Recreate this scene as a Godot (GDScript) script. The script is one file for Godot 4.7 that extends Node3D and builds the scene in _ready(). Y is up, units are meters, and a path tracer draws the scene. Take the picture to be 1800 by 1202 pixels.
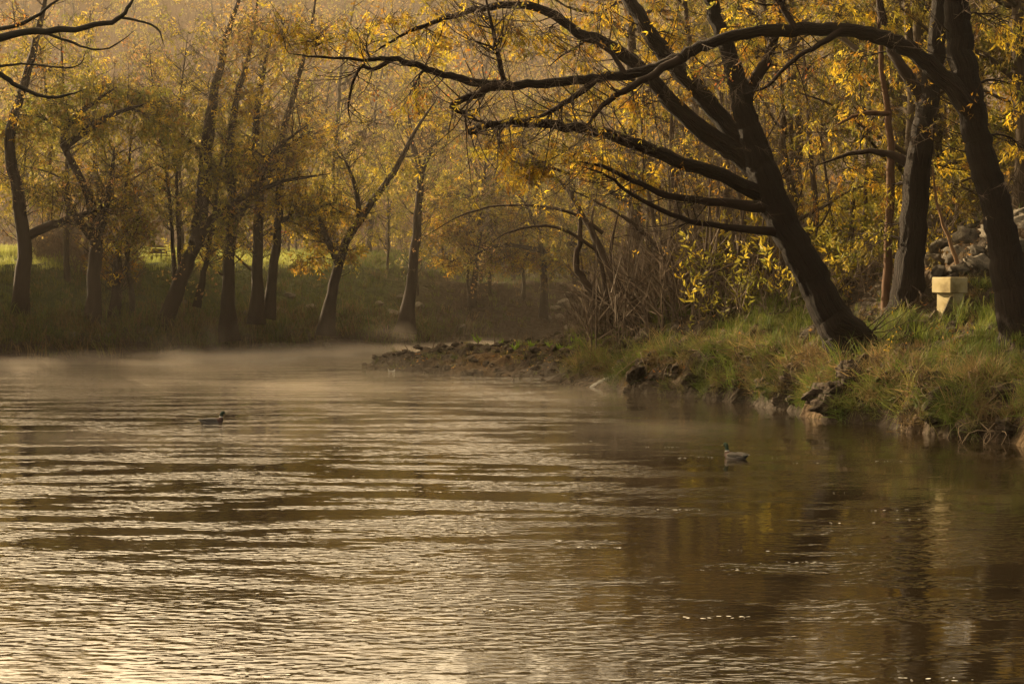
extends Node3D
# A misty autumn river: two drakes on the water, a muddy spit, leaning willows on the right bank, hazy woods behind.

const FPX := 3000.0      # focal length in pixels of an 1800 pixel wide frame
const EYE := 3.26        # camera height above the water
const HORIZON := 480.0   # row of the horizon in that frame
var rng := RandomNumberGenerator.new()
var noise_a := FastNoiseLite.new()
var noise_b := FastNoiseLite.new()
var noise_c := FastNoiseLite.new()
var names := {}
var M := {}
var look := Basis()
var right_poly := PackedVector2Array()
var far_poly := PackedVector2Array()
var sprays := {}

# ---------------------------------------------------------------- mesh helper
class MB:
	var v := PackedVector3Array()
	var n := PackedVector3Array()
	var uv := PackedVector2Array()
	var c := PackedColorArray()
	var idx := PackedInt32Array()
	func add(p: Vector3, nn: Vector3, u: Vector2, col: Color) -> int:
		v.append(p); n.append(nn); uv.append(u); c.append(col)
		return v.size() - 1
	func tri(a: int, b: int, d: int) -> void:
		idx.append(a); idx.append(b); idx.append(d)
	# a triangle whose normal is worked out from its corners (flat)
	func face(a: Vector3, b: Vector3, d: Vector3, col: Color) -> void:
		var i := v.size()
		v.append(a); v.append(b); v.append(d)
		c.append(col); c.append(col); c.append(col)
		idx.append(i); idx.append(i + 1); idx.append(i + 2)
	func smooth() -> void:
		n.resize(v.size())
		n.fill(Vector3.ZERO)
		for t in range(0, idx.size(), 3):
			var a := idx[t]
			var b := idx[t + 1]
			var d := idx[t + 2]
			var f := (v[d] - v[a]).cross(v[b] - v[a])
			n[a] += f; n[b] += f; n[d] += f
		for k in n.size():
			n[k] = n[k].normalized()
	func commit() -> ArrayMesh:
		var arr := []
		arr.resize(Mesh.ARRAY_MAX)
		arr[Mesh.ARRAY_VERTEX] = v
		if n.size() == v.size(): arr[Mesh.ARRAY_NORMAL] = n
		if uv.size() == v.size(): arr[Mesh.ARRAY_TEX_UV] = uv
		if c.size() == v.size(): arr[Mesh.ARRAY_COLOR] = c
		arr[Mesh.ARRAY_INDEX] = idx
		var m := ArrayMesh.new()
		if v.size(): m.add_surface_from_arrays(Mesh.PRIMITIVE_TRIANGLES, arr)
		return m

class Wood:
	var node: Node3D
	var limbs := []          # [points, radii]
	var twigs := MB.new()
	var leaves := {}         # set name -> [transforms, colours]
	var bark: Color

# ---------------------------------------------------------------- naming
func numbered(called: String) -> String:
	if not names.has(called):
		names[called] = 0
		return called
	names[called] += 1
	return "%s_%03d" % [called, names[called]]

func tag(o: Node, label := "", category := "", group := "", kind := "") -> Node:
	if label: o.set_meta("label", label)
	if category: o.set_meta("category", category)
	if group: o.set_meta("group", group)
	if kind: o.set_meta("kind", kind)
	return o

func thing(called: String, at := Vector3.ZERO) -> Node3D:
	var o := Node3D.new()
	o.name = numbered(called)
	add_child(o)
	o.position = at
	return o

func part(called: String, mesh: Mesh, mat: Material, parent: Node) -> MeshInstance3D:
	var o := MeshInstance3D.new()
	o.name = numbered(called) if parent == self else called
	o.mesh = mesh
	o.material_override = mat
	parent.add_child(o, true)
	return o

func many(called: String, mesh: Mesh, mat: Material, xf: Array, cols: Array, parent: Node) -> MultiMeshInstance3D:
	var mm := MultiMesh.new()
	mm.transform_format = MultiMesh.TRANSFORM_3D
	mm.use_colors = true
	mm.mesh = mesh
	mm.instance_count = xf.size()
	for i in xf.size():
		mm.set_instance_transform(i, xf[i])
		mm.set_instance_color(i, cols[i])
	var o := MultiMeshInstance3D.new()
	o.name = numbered(called) if parent == self else called
	o.multimesh = mm
	o.material_override = mat
	parent.add_child(o, true)
	o.set_meta("kind", "stuff")
	return o

# ---------------------------------------------------------------- placing
func P(x: float, y: float, d: float) -> Vector3:      # where a point of the frame lies at d metres ahead
	var r := look * Vector3((x - 900.0) / FPX, (601.0 - y) / FPX, -1.0)
	return Vector3(0, EYE, 0) + r * (d / -r.z)

func W(x: float, y: float) -> Vector3:                # the same on the water
	var r := look * Vector3((x - 900.0) / FPX, (601.0 - y) / FPX, -1.0)
	return Vector3(0, EYE, 0) + r * (EYE / -r.y)

func W2(x: float, y: float) -> Vector2:
	var w := W(x, y)
	return Vector2(w.x, w.z)

func rnd(a: float, b: float) -> float: return rng.randf_range(a, b)
func rvec() -> Vector3:
	var p := Vector3(rnd(-1, 1), rnd(-1, 1), rnd(-1, 1))
	return p.normalized() if p.length() > 0.01 else Vector3.UP

func signed_inside(p: Vector2, poly: PackedVector2Array) -> float:   # metres inside a polygon, negative outside
	var best := 1e9
	var inside := false
	var k := poly.size()
	var j := k - 1
	for i in k:
		var a := poly[i]
		var b := poly[j]
		var ab := b - a
		var t := clampf((p - a).dot(ab) / ab.length_squared(), 0.0, 1.0)
		best = minf(best, (a + ab * t).distance_squared_to(p))
		if (a.y > p.y) != (b.y > p.y) and p.x < (b.x - a.x) * (p.y - a.y) / (b.y - a.y) + a.x:
			inside = not inside
		j = i
	return sqrt(best) if inside else -sqrt(best)

func ramp(x: float, xs: Array, ys: Array) -> float:
	if x <= xs[0]: return ys[0]
	for i in range(1, xs.size()):
		if x <= xs[i]:
			return lerpf(ys[i - 1], ys[i], (x - xs[i - 1]) / (xs[i] - xs[i - 1]))
	return ys[ys.size() - 1]

func right_inside(x: float, z: float) -> float:
	var w := noise_a.get_noise_2d(x * 3.1, z * 3.1) * 0.75 + noise_b.get_noise_2d(x * 6.0, z * 6.0) * 0.3
	return signed_inside(Vector2(x, z), right_poly) + w

func right_height_at(d: float, x: float, z: float) -> float:
	var k := lerpf(0.32, 1.0, smoothstep(0.8, 5.5, x))
	var base := ramp(d, [-2.0, 0.0, 0.25, 0.9, 2.5, 5.0, 10.0], [-1.2, -0.12, 0.28, 1.0, 1.62, 2.3, 2.5])
	if d > 0.0:
		base *= k
		base += maxf(0.0, x - 9.0 - maxf(0.0, (-42.0 - z) * 0.02)) * 0.52 * smoothstep(-40.5, -45.0, z)
		base += (noise_b.get_noise_2d(x * 2.2, z * 2.2) * 0.42 + noise_c.get_noise_2d(x * 3.0, z * 3.0) * 0.22) * minf(1.0, d * 1.4) * lerpf(0.7, 1.0, k)
	return minf(base, 9.0)

func right_height(x: float, z: float) -> float:
	return right_height_at(right_inside(x, z), x, z)

func far_height(x: float, z: float) -> float:
	var d := signed_inside(Vector2(x, z), far_poly) + noise_a.get_noise_2d(x * 2.0, z * 2.0) * 0.7
	var k := lerpf(1.0, 0.78, smoothstep(-5.0, 2.0, x))
	var h := ramp(d, [-3.0, 0.0, 0.7, 2.2, 5.6, 8.0, 24.0, 60.0], [-1.6, -0.1, 0.5, 1.3, 3.65, 3.85, 4.4, 5.0])
	if d > 0.0:
		h *= k
		h = lerpf(h, minf(h, 2.75), smoothstep(-6.0, -1.0, x) * smoothstep(-100.0, -94.0, z))
		h += noise_b.get_noise_2d(x * 1.2, z * 1.2) * 0.3 * minf(1.0, d)
		h += minf(maxf(0.0, -114.0 - z) * 0.60, 26.0) * smoothstep(-95.0, -55.0, x)
	return h

# ---------------------------------------------------------------- tubes
func refine(pts: PackedVector3Array, rad: PackedFloat32Array, per: int) -> Array:
	var op := PackedVector3Array()
	var orad := PackedFloat32Array()
	var k := pts.size()
	for i in k - 1:
		var p0 := pts[maxi(i - 1, 0)]
		var p3 := pts[mini(i + 2, k - 1)]
		for s in per:
			var t := float(s) / per
			op.append(pts[i].cubic_interpolate(pts[i + 1], p0, p3, t))
			orad.append(lerpf(rad[i], rad[i + 1], t))
	op.append(pts[k - 1])
	orad.append(rad[k - 1])
	return [op, orad]

func tube(mb: MB, pts: PackedVector3Array, rad: PackedFloat32Array, sides: int, col: Color, ridge := 0.0, cap := true) -> void:
	var k := pts.size()
	var t0 := (pts[1] - pts[0]).normalized()
	var u := t0.cross(Vector3(0.31, 0.2, 0.93)).normalized()
	var first := mb.v.size()
	var along := 0.0
	var turns := maxf(1.0, roundf(TAU * rad[0] / 0.5))
	for i in k:
		var t := (pts[mini(i + 1, k - 1)] - pts[maxi(i - 1, 0)]).normalized()
		u = (u - t * u.dot(t)).normalized()
		var w := t.cross(u)
		if i > 0: along += pts[i].distance_to(pts[i - 1])
		for s in sides + 1:
			var a := TAU * s / sides
			var out := u * cos(a) + w * sin(a)
			var r := rad[i]
			if ridge > 0.0:
				var b := TAU * (s % sides) / sides
				var q := noise_b.get_noise_3d(cos(b) * 4.2 * rad[i] / 0.4 + 3.0, along * 1.1, sin(b) * 4.2 * rad[i] / 0.4)
				var q2 := noise_c.get_noise_3d(cos(b) * 5.0, along * 1.5, sin(b) * 5.0)
				r *= 1.0 + ridge * (1.0 - 3.2 * absf(q)) + ridge * 0.8 * q2
			mb.add(pts[i] + out * r, out, Vector2(float(s) / sides * turns, along), col)
	for i in k - 1:
		for s in sides:
			var a := first + i * (sides + 1) + s
			var b := a + sides + 1
			mb.tri(a, b, a + 1)
			mb.tri(a + 1, b, b + 1)
	if cap and rad[k - 1] > 0.004:
		var tip := mb.add(pts[k - 1], (pts[k - 1] - pts[k - 2]).normalized(), Vector2(0.5, along), col)
		var base := first + (k - 1) * (sides + 1)
		for s in sides:
			mb.tri(base + s, tip, base + s + 1)

func resmooth_from(mb: MB, first: int, sides: int, rings: int) -> void:   # normals of a ridged tube from its own surface
	for i in rings:
		for s in sides + 1:
			var a := first + i * (sides + 1)
			var l := mb.v[a + posmod(s - 1, sides)]
			var r := mb.v[a + (s + 1) % sides]
			var up := mb.v[first + mini(i + 1, rings - 1) * (sides + 1) + s]
			var dn := mb.v[first + maxi(i - 1, 0) * (sides + 1) + s]
			var nn := (r - l).cross(up - dn).normalized()
			mb.n[a + s] = nn

# points of the frame with widths -> a path in the world between two depths
func trace(spots: Array, d0: float, d1: float, slim := 1.0) -> Array:
	var pts := PackedVector3Array()
	var rad := PackedFloat32Array()
	for i in spots.size():
		var d := lerpf(d0, d1, float(i) / maxf(1.0, spots.size() - 1.0))
		pts.append(P(spots[i][0], spots[i][1], d))
		rad.append(spots[i][2] * 0.5 * d / FPX * slim * (0.3 if i == spots.size() - 1 and spots[i][2] < 14 else 1.0))
	return [pts, rad]

# ---------------------------------------------------------------- trees
func new_tree(called: String, label: String, group := "", bark := Color(0.020, 0.0155, 0.011)) -> Wood:
	var t := Wood.new()
	t.node = thing(called)
	tag(t.node, label, "tree", group)
	t.bark = bark
	return t

func limb(t: Wood, way: Array, called := "limb", sides := 12, ridge := 0.0, per := 4) -> void:
	var pr := refine(way[0], way[1], per)
	var ph := rnd(0, 500)
	for k in range(1, pr[0].size()):
		var r: float = pr[1][k]
		var q := 0.9 * minf(1.0, k / 4.0) * (minf(r * 0.8, 0.06) + 0.015)
		pr[0][k] += Vector3(noise_c.get_noise_2d(k * 0.45, ph), noise_c.get_noise_2d(k * 0.45, ph + 60.0), noise_c.get_noise_2d(k * 0.45, ph + 120.0)) * q
		pr[1][k] = r * (1.0 + (0.16 if r < 0.2 else 0.06) * noise_c.get_noise_2d(k * 0.9, ph + 200.0))
	var mb := MB.new()
	tube(mb, pr[0], pr[1], sides, t.bark, ridge)
	if ridge > 0.0: resmooth_from(mb, 0, sides, pr[0].size())
	part(called, mb.commit(), M.bark_hero if ridge > 0.0 else M.bark, t.node)
	t.limbs.append([pr[0], pr[1]])

func put_spray(t: Wood, kind: String, at: Vector3, dir: Vector3, scale: float) -> void:
	if kind == "": return
	if not t.leaves.has(kind): t.leaves[kind] = [[], []]
	var y := dir.normalized()
	var x := y.cross(rvec()).normalized()
	var b := Basis(x, y, x.cross(y))
	var s := scale * rnd(0.75, 1.3)
	t.leaves[kind][0].append(Transform3D(b.scaled(Vector3(s, s, s)), at))
	t.leaves[kind][1].append(pick(kind))

func pick(kind: String) -> Color:
	var pal: Array = sprays[kind].pal
	var a: Color = pal[rng.randi() % pal.size()]
	var b: Color = pal[rng.randi() % pal.size()]
	var c := a.lerp(b, rng.randf() * 0.6) * rnd(0.72, 1.2)
	c.a = 1.0
	return c

# a fine branch that bends from start to end, with sprays along it
func twig(t: Wood, a: Vector3, dir: Vector3, b: Vector3, r0: float, r1: float, kind: String, step: float, scale: float, droop: float, sides := 4, segs := 6) -> PackedVector3Array:
	var l := a.distance_to(b)
	var c1 := a + dir.normalized() * l * 0.4
	var c2 := b - ((b - c1).normalized() + Vector3.UP * droop * 0.8) * l * 0.25
	var pts := PackedVector3Array()
	var rad := PackedFloat32Array()
	for i in segs + 1:
		var f := float(i) / segs
		var p := a.bezier_interpolate(c1, c2, b, f)
		if i > 0 and i < segs: p += rvec() * l * 0.018
		pts.append(p)
		rad.append(lerpf(r0, r1, pow(f, 0.8)))
	tube(t.twigs, pts, rad, sides, t.bark, 0.0, false)
	if kind != "":
		var n := int(l * 0.8 / step) + 1
		for i in n:
			var f := 0.2 + 0.8 * (i + rng.randf()) / n
			var q := a.bezier_interpolate(c1, c2, b, f)
			var tg := (a.bezier_interpolate(c1, c2, b, minf(1.0, f + 0.05)) - a.bezier_interpolate(c1, c2, b, f - 0.05)).normalized()
			put_spray(t, kind, q, tg * 0.45 + rvec() * 0.65 + Vector3.DOWN * droop * 1.9, scale)
	return pts

func nearest(t: Wood, to: Vector3) -> Array:
	var best := 1e9
	var out := []
	for l in t.limbs:
		var pts: PackedVector3Array = l[0]
		for i in range(1, pts.size()):
			var low := maxf(0.0, pts[i].y - to.y) * 0.5
			var d := pts[i].distance_to(to) + low
			if d < best:
				best = d
				out = [pts[i], (pts[i] - pts[i - 1]).normalized(), l[1][i]]
	return out

# a mass of twigs and leaves round a centre, carried by one branch from the nearest limb
func clump(t: Wood, c: Vector3, r: Vector3, subs: int, kind: String, scale := 1.0, step := 0.3, droop := 0.35, fine := 0.006) -> void:
	var from := nearest(t, c)
	var a: Vector3 = from[0]
	var rr := clampf(minf(from[2] * 0.6, 0.012 + a.distance_to(c) * 0.012), 0.01, 0.09)
	var out := (c - a).normalized()
	var main := twig(t, a, (from[1] as Vector3) * 0.6 + out, c, rr, rr * 0.35, "", 1.0, 1.0, 0.0, 6, 8)
	for i in subs:
		var f := rnd(0.25, 1.0)
		var k := int(f * 8)
		var s := main[clampi(k, 0, 8)]
		var e := c + Vector3(rvec().x * r.x, rvec().y * r.y, rvec().z * r.z) * sqrt(rnd(0.15, 1.0))
		twig(t, s, (e - s).normalized() + out * 0.5 + rvec() * 0.4, e, maxf(rr * 0.4, fine * 1.3), fine * 0.6, kind, step, scale, droop)

# short shoots all along the limbs
func shoots(t: Wood, n: int, kind: String, l0: float, l1: float, scale := 1.0, step := 0.5) -> void:
	for i in n:
		var l: Array = t.limbs[rng.randi() % t.limbs.size()]
		var pts: PackedVector3Array = l[0]
		var k := rng.randi_range(int(pts.size() * 0.25), pts.size() - 1)
		var tg := (pts[k] - pts[k - 1]).normalized()
		var out := tg.cross(rvec()).normalized()
		var len := rnd(l0, l1)
		var e := pts[k] + (out + tg * 0.6 + Vector3.UP * 0.45).normalized() * len
		twig(t, pts[k], out + tg * 0.5, e, clampf(l[1][k] * 0.35, 0.006, 0.018), 0.003, kind, step, scale, 0.3)

func crown_px(t: Wood, x: float, y: float, d: float, rx: float, ry: float, subs: int, kind: String, scale := 1.0, step := 0.3, droop := 0.35) -> void:
	clump(t, P(x, y, d), Vector3(rx * d / FPX, ry * d / FPX, 1.3 * maxf(rx, ry) * 0.6 * d / FPX), subs, kind, scale, step, droop)

func finish(t: Wood) -> void:
	if t.twigs.v.size():
		part("branches", t.twigs.commit(), M.bark, t.node).set_meta("kind", "stuff")
	for kind in t.leaves:
		many("crown", sprays[kind].mesh, sprays[kind].mat, t.leaves[kind][0], t.leaves[kind][1], t.node)

# a whole tree grown from numbers, standing at the origin
func grown(t: Wood, height: float, r0: float, lean: Vector3, first: float, n_limbs: int, reach: float, kind: String, subs: int, scale: float, step: float, droop: float, up := 0.8) -> void:
	var pts := PackedVector3Array()
	var rad := PackedFloat32Array()
	var wob := Vector3.ZERO
	for i in 8:
		var f := i / 7.0
		pts.append(Vector3(0, -0.4, 0) + Vector3.UP * height * 0.85 * f + lean * f * f * height + wob)
		rad.append(r0 * lerpf(1.15, 0.22, pow(f, 0.8)))
		wob += Vector3(rnd(-1, 1), 0, rnd(-1, 1)) * height * 0.016
	limb(t, [pts, rad], "trunk", 10)
	for i in n_limbs:
		var f := lerpf(first, 1.0, (i + rng.randf() * 0.8) / n_limbs)
		var a := pts[0].lerp(pts[7], f)
		var k := clampi(int(f * 7.0), 0, 6)
		a = pts[k].lerp(pts[k + 1], f * 7.0 - k)
		var ang := rnd(0, TAU)
		var out := Vector3(cos(ang), 0, sin(ang))
		var l := reach * lerpf(1.0, 0.45, f) * rnd(0.7, 1.15)
		var e := a + out * l + Vector3.UP * l * up * rnd(0.5, 1.2)
		var way := PackedVector3Array([a, a + (out * 0.9 + Vector3.UP * 0.5).normalized() * l * 0.35 + rvec() * 0.1, a.lerp(e, 0.7) + rvec() * l * 0.06, e])
		var rr := r0 * lerpf(0.5, 0.2, f)
		limb(t, [way, PackedFloat32Array([rr, rr * 0.75, rr * 0.5, rr * 0.28])], "limb", 6, 0.0, 3)
		clump(t, e + Vector3.UP * l * 0.1, Vector3(1, 0.75, 1) * l * 0.6, subs, kind, scale, step, droop, 0.008)
		if rng.randf() < 0.6:
			clump(t, a.lerp(e, 0.55) + rvec() * l * 0.25, Vector3(1, 0.8, 1) * l * 0.42, int(subs * 0.6), kind, scale, step, droop, 0.008)
	finish(t)

func copy_tree(t: Wood, at: Vector3, turn: float, s: float, label := "", group := "") -> Node3D:
	var o: Node3D = t.node.duplicate()
	o.name = numbered(str(t.node.name))
	add_child(o)
	o.position = at
	o.rotation.y = turn
	o.scale = Vector3(s, s * rnd(0.92, 1.12), s)
	if label: o.set_meta("label", label)
	if group: o.set_meta("group", group)
	return o

# ---------------------------------------------------------------- sprays of leaves
func leaf(mb: MB, at: Vector3, y: Vector3, side: Vector3, l: float, w: float, col: Color, quads: bool) -> void:
	var up := y.cross(side).normalized()
	var tip := at + y * l - up * l * 0.22
	var mid := at + y * l * 0.5 + up * l * 0.03
	var ml := mid + side * w * 0.5 + up * w * 0.22
	var mr := mid - side * w * 0.5 + up * w * 0.22
	if quads:
		mb.face(at, ml, mid, col); mb.face(at, mid, mr, col)
		mb.face(ml, tip, mid, col); mb.face(mid, tip, mr, col)
	else:
		mb.face(at, ml, tip, col); mb.face(at, tip, mr, col)

func spray_mesh(n: int, length: float, l: float, w: float, quads: bool, wood: Color, hang: float, side_twigs := 0) -> ArrayMesh:
	var mb := MB.new()
	var stems := [[Vector3.ZERO, Vector3.UP * length + Vector3(0.06, 0, 0.05) * length]]
	for k in side_twigs:
		var a := Vector3.UP * length * rnd(0.1, 0.7)
		stems.append([a, a + (Vector3.UP * rnd(0.3, 0.9) + Vector3(rnd(-1, 1), 0, rnd(-1, 1))) * length * rnd(0.35, 0.6)])
	for s in stems:
		var a: Vector3 = s[0]
		var b: Vector3 = s[1]
		var r := 0.0032 if l > 0.0 else 0.006
		var x := (b - a).normalized().cross(Vector3(0.3, 0.1, 0.9)).normalized()
		var z := (b - a).normalized().cross(x)
		var c1 := [a + x * r, a - x * r * 0.5 + z * r, a - x * r * 0.5 - z * r]
		for k in 3:
			mb.face(c1[k], b, c1[(k + 1) % 3], wood)
	if l > 0.0:
		for i in n:
			var st: Array = stems[rng.randi() % stems.size()]
			var f := rnd(0.05, 1.0)
			var at: Vector3 = (st[0] as Vector3).lerp(st[1], f)
			var dir := (rvec() * 0.75 + Vector3.UP * hang * 1.1).normalized()
			var side := dir.cross(rvec()).normalized()
			var g := rnd(0.72, 1.15)
			leaf(mb, at, dir, side, l * rnd(0.65, 1.2), w * rnd(0.8, 1.2), Color(g, g * rnd(0.9, 1.05), g), quads)
	return mb.commit()

func make_sprays() -> void:
	var gold := [Color(0.60, 0.40, 0.025), Color(0.66, 0.48, 0.04), Color(0.46, 0.37, 0.035), Color(0.38, 0.19, 0.02), Color(0.24, 0.23, 0.035), Color(0.14, 0.11, 0.02), Color(0.20, 0.10, 0.02)]
	var olive := [Color(0.14, 0.12, 0.02), Color(0.10, 0.10, 0.018), Color(0.42, 0.31, 0.04), Color(0.08, 0.075, 0.015), Color(0.12, 0.07, 0.02)]
	var olive_bright := [Color(0.32, 0.27, 0.035), Color(0.22, 0.22, 0.035), Color(0.55, 0.42, 0.045), Color(0.14, 0.13, 0.025)]
	var green := [Color(0.30, 0.30, 0.045), Color(0.22, 0.25, 0.04), Color(0.40, 0.34, 0.05), Color(0.34, 0.24, 0.04)]
	var rust := [Color(0.42, 0.15, 0.03), Color(0.34, 0.11, 0.03), Color(0.50, 0.26, 0.05)]
	var dun := [Color(0.36, 0.25, 0.08), Color(0.44, 0.32, 0.09), Color(0.24, 0.15, 0.06), Color(0.40, 0.22, 0.09), Color(0.30, 0.28, 0.06)]
	var wood := Color(0.16, 0.12, 0.09)
	sprays = {
		"gold": {"mesh": spray_mesh(15, 0.45, 0.125, 0.030, true, wood, 0.75, 2), "pal": gold},
		"gold_sparse": {"mesh": spray_mesh(6, 0.5, 0.12, 0.032, true, wood, 0.8, 2), "pal": gold},
		"rust_sparse": {"mesh": spray_mesh(4, 0.5, 0.11, 0.04, true, wood, 0.8, 2), "pal": rust},
		"olive": {"mesh": spray_mesh(14, 0.5, 0.13, 0.036, true, wood, 0.7, 2), "pal": olive},
		"gold_far": {"mesh": spray_mesh(12, 0.6, 0.17, 0.05, false, wood, 0.6, 2), "pal": gold},
		"olive_far": {"mesh": spray_mesh(13, 0.6, 0.17, 0.05, false, wood, 0.6, 2), "pal": olive_bright},
		"green_far": {"mesh": spray_mesh(14, 0.6, 0.17, 0.045, false, wood, 0.9, 2), "pal": green},
		"tan_far": {"mesh": spray_mesh(7, 0.9, 0.16, 0.06, false, wood, 0.4, 5), "pal": dun},
		"bare": {"mesh": spray_mesh(0, 0.9, 0.0, 0.0, false, Color(1, 1, 1), 0.0, 6), "pal": [Color(0.10, 0.075, 0.05), Color(0.15, 0.11, 0.075), Color(0.08, 0.06, 0.045)]},
	}
	for k in sprays: sprays[k].mat = M.leaf if k != "bare" else M.twig

# ---------------------------------------------------------------- materials
func std(col: Color, rough := 0.9) -> StandardMaterial3D:
	var m := StandardMaterial3D.new()
	m.albedo_color = col.linear_to_srgb()
	m.roughness = rough
	m.metallic_specular = 0.3
	return m

func noise_tex(freq: float, size: int, seedn: int, ramp_cols: Array, oct := 5, stretch := false) -> NoiseTexture2D:
	var f := FastNoiseLite.new()
	f.seed = seedn
	f.frequency = freq
	f.fractal_octaves = oct
	var t := NoiseTexture2D.new()
	t.width = size
	t.height = size
	t.seamless = true
	t.noise = f
	if ramp_cols.size():
		var g := Gradient.new()
		g.offsets = PackedFloat32Array([0.0, 0.5, 1.0])
		g.colors = PackedColorArray([ramp_cols[0], ramp_cols[1], ramp_cols[2]])
		t.color_ramp = g
	return t

func ripple_texture() -> ImageTexture:      # slopes of wavelets over 40 m of river: ruffled and calm patches, quieter along the right bank
	var n := 2048
	var f := FastNoiseLite.new()
	f.seed = 51
	f.frequency = 0.085
	f.fractal_octaves = 3
	f.fractal_gain = 0.55
	var a := f.get_seamless_image(n, n).get_data()
	f.seed = 52
	f.frequency = 0.006
	f.fractal_octaves = 5
	f.fractal_gain = 0.6
	var b := f.get_seamless_image(n, n).get_data()
	var slow := PackedFloat32Array()
	for i in n:
		var x := (i if i < n / 2 else i - n) * 60.0 / n
		slow.append(lerpf(1.0, 0.26, smoothstep(-3.0, 6.0, x)) / 255.0)
	var h := PackedByteArray()
	h.resize(n * n * 3)
	for j in n:
		var up := ((j + 1) % n) * n
		var row := j * n
		var brow := ((j * 2) % n) * n
		for i in n:
			var k := row + i
			var here := a[k]
			var amount := lerpf(0.13, 1.0, smoothstep(110.0, 156.0, float(b[brow + i]))) * slow[i]
			h[k * 3] = int(clampf(127.5 - 127.5 * (a[row + (i + 1) % n] - here) * 1.25 * amount, 0.0, 255.0))
			h[k * 3 + 1] = int(clampf(127.5 - 127.5 * (a[up + i] - here) * 1.7 * amount, 0.0, 255.0))
			h[k * 3 + 2] = 255
	return ImageTexture.create_from_image(Image.create_from_data(n, n, false, Image.FORMAT_RGB8, h))

func make_materials() -> void:
	var grain := noise_tex(0.02, 256, 5, [Color(0.72, 0.7, 0.68), Color(0.9, 0.9, 0.9), Color(1, 1, 1)])
	var relief := noise_tex(0.02, 512, 9, [])
	var m := std(Color(1, 1, 1), 0.95)
	m.vertex_color_use_as_albedo = true
	m.albedo_texture = grain
	m.uv1_scale = Vector3(1, 0.35, 1)
	M.bark = m
	m = std(Color(1, 1, 1), 0.9)
	m.vertex_color_use_as_albedo = true
	m.albedo_texture = noise_tex(0.016, 512, 21, [Color(0.4, 0.38, 0.36), Color(0.85, 0.84, 0.82), Color(1, 1, 1)], 4)
	m.heightmap_enabled = true
	m.heightmap_texture = noise_tex(0.016, 512, 21, [], 4)
	m.heightmap_scale = 9.0
	m.uv1_scale = Vector3(1.0, 0.2, 1)
	M.bark_hero = m
	m = std(Color(1, 1, 1), 0.6)
	m.vertex_color_use_as_albedo = true
	m.backlight_enabled = true
	m.backlight = Color(1, 1, 1)
	M.leaf = m
	m = std(Color(1, 1, 1), 0.85)
	m.vertex_color_use_as_albedo = true
	M.twig = m
	m = std(Color(1, 1, 1), 0.7)
	m.vertex_color_use_as_albedo = true
	m.backlight_enabled = true
	m.backlight = Color(0.8, 0.8, 0.8)
	M.grass = m
	m = std(Color(1, 1, 1), 0.97)
	m.vertex_color_use_as_albedo = true
	m.uv1_triplanar = true
	m.uv1_world_triplanar = true
	m.albedo_texture = noise_tex(0.02, 512, 31, [Color(0.55, 0.5, 0.45), Color(0.85, 0.83, 0.8), Color(1, 1, 1)])
	m.heightmap_enabled = true
	m.heightmap_texture = relief
	m.heightmap_scale = 12.0
	m.uv1_scale = Vector3(0.45, 0.45, 0.45)
	M.soil = m
	m = std(Color(1, 1, 1), 0.9)
	m.vertex_color_use_as_albedo = true
	m.uv1_triplanar = true
	m.albedo_texture = noise_tex(0.03, 256, 41, [Color(0.6, 0.58, 0.55), Color(0.85, 0.84, 0.82), Color(1, 1, 1)])
	m.heightmap_enabled = true
	m.heightmap_texture = relief
	m.heightmap_scale = 3.0
	m.uv1_scale = Vector3(1.3, 1.3, 1.3)
	M.rock = m
	m = std(Color(0.014, 0.010, 0.005), 0.05)     # silty river water
	m.metallic_specular = 0.5
	m.uv1_triplanar = true
	m.uv1_world_triplanar = true
	m.normal_enabled = true
	m.normal_texture = ripple_texture()
	m.normal_scale = 1.0
	m.uv1_scale = Vector3(1.0 / 60.0, 1.0, 1.0 / 29.0)
	M.water = m
	m = std(Color(0.33, 0.285, 0.17), 0.92)
	m.uv1_triplanar = true
	m.albedo_texture = noise_tex(0.006, 256, 61, [Color(0.5, 0.46, 0.38), Color(0.88, 0.86, 0.80), Color(1, 1, 1)], 5)
	m.uv1_scale = Vector3(0.8, 0.8, 0.8)
	M.concrete = m
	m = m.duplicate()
	m.albedo_color = Color(0.10, 0.085, 0.06).linear_to_srgb()  # same concrete, with the shade on the gussets put into its colour
	M.shaded_concrete = m
	m = std(Color(1, 1, 1), 0.6)
	m.vertex_color_use_as_albedo = true
	M.feather = m
	M.plastic = std(Color(0.26, 0.245, 0.20), 0.5)
	M.plastic.backlight_enabled = true
	M.plastic.backlight = Color(0.6, 0.6, 0.6)
	M.dark_metal = std(Color(0.03, 0.03, 0.03), 0.5)
	M.plank = std(Color(0.12, 0.09, 0.06), 0.8)

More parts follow.
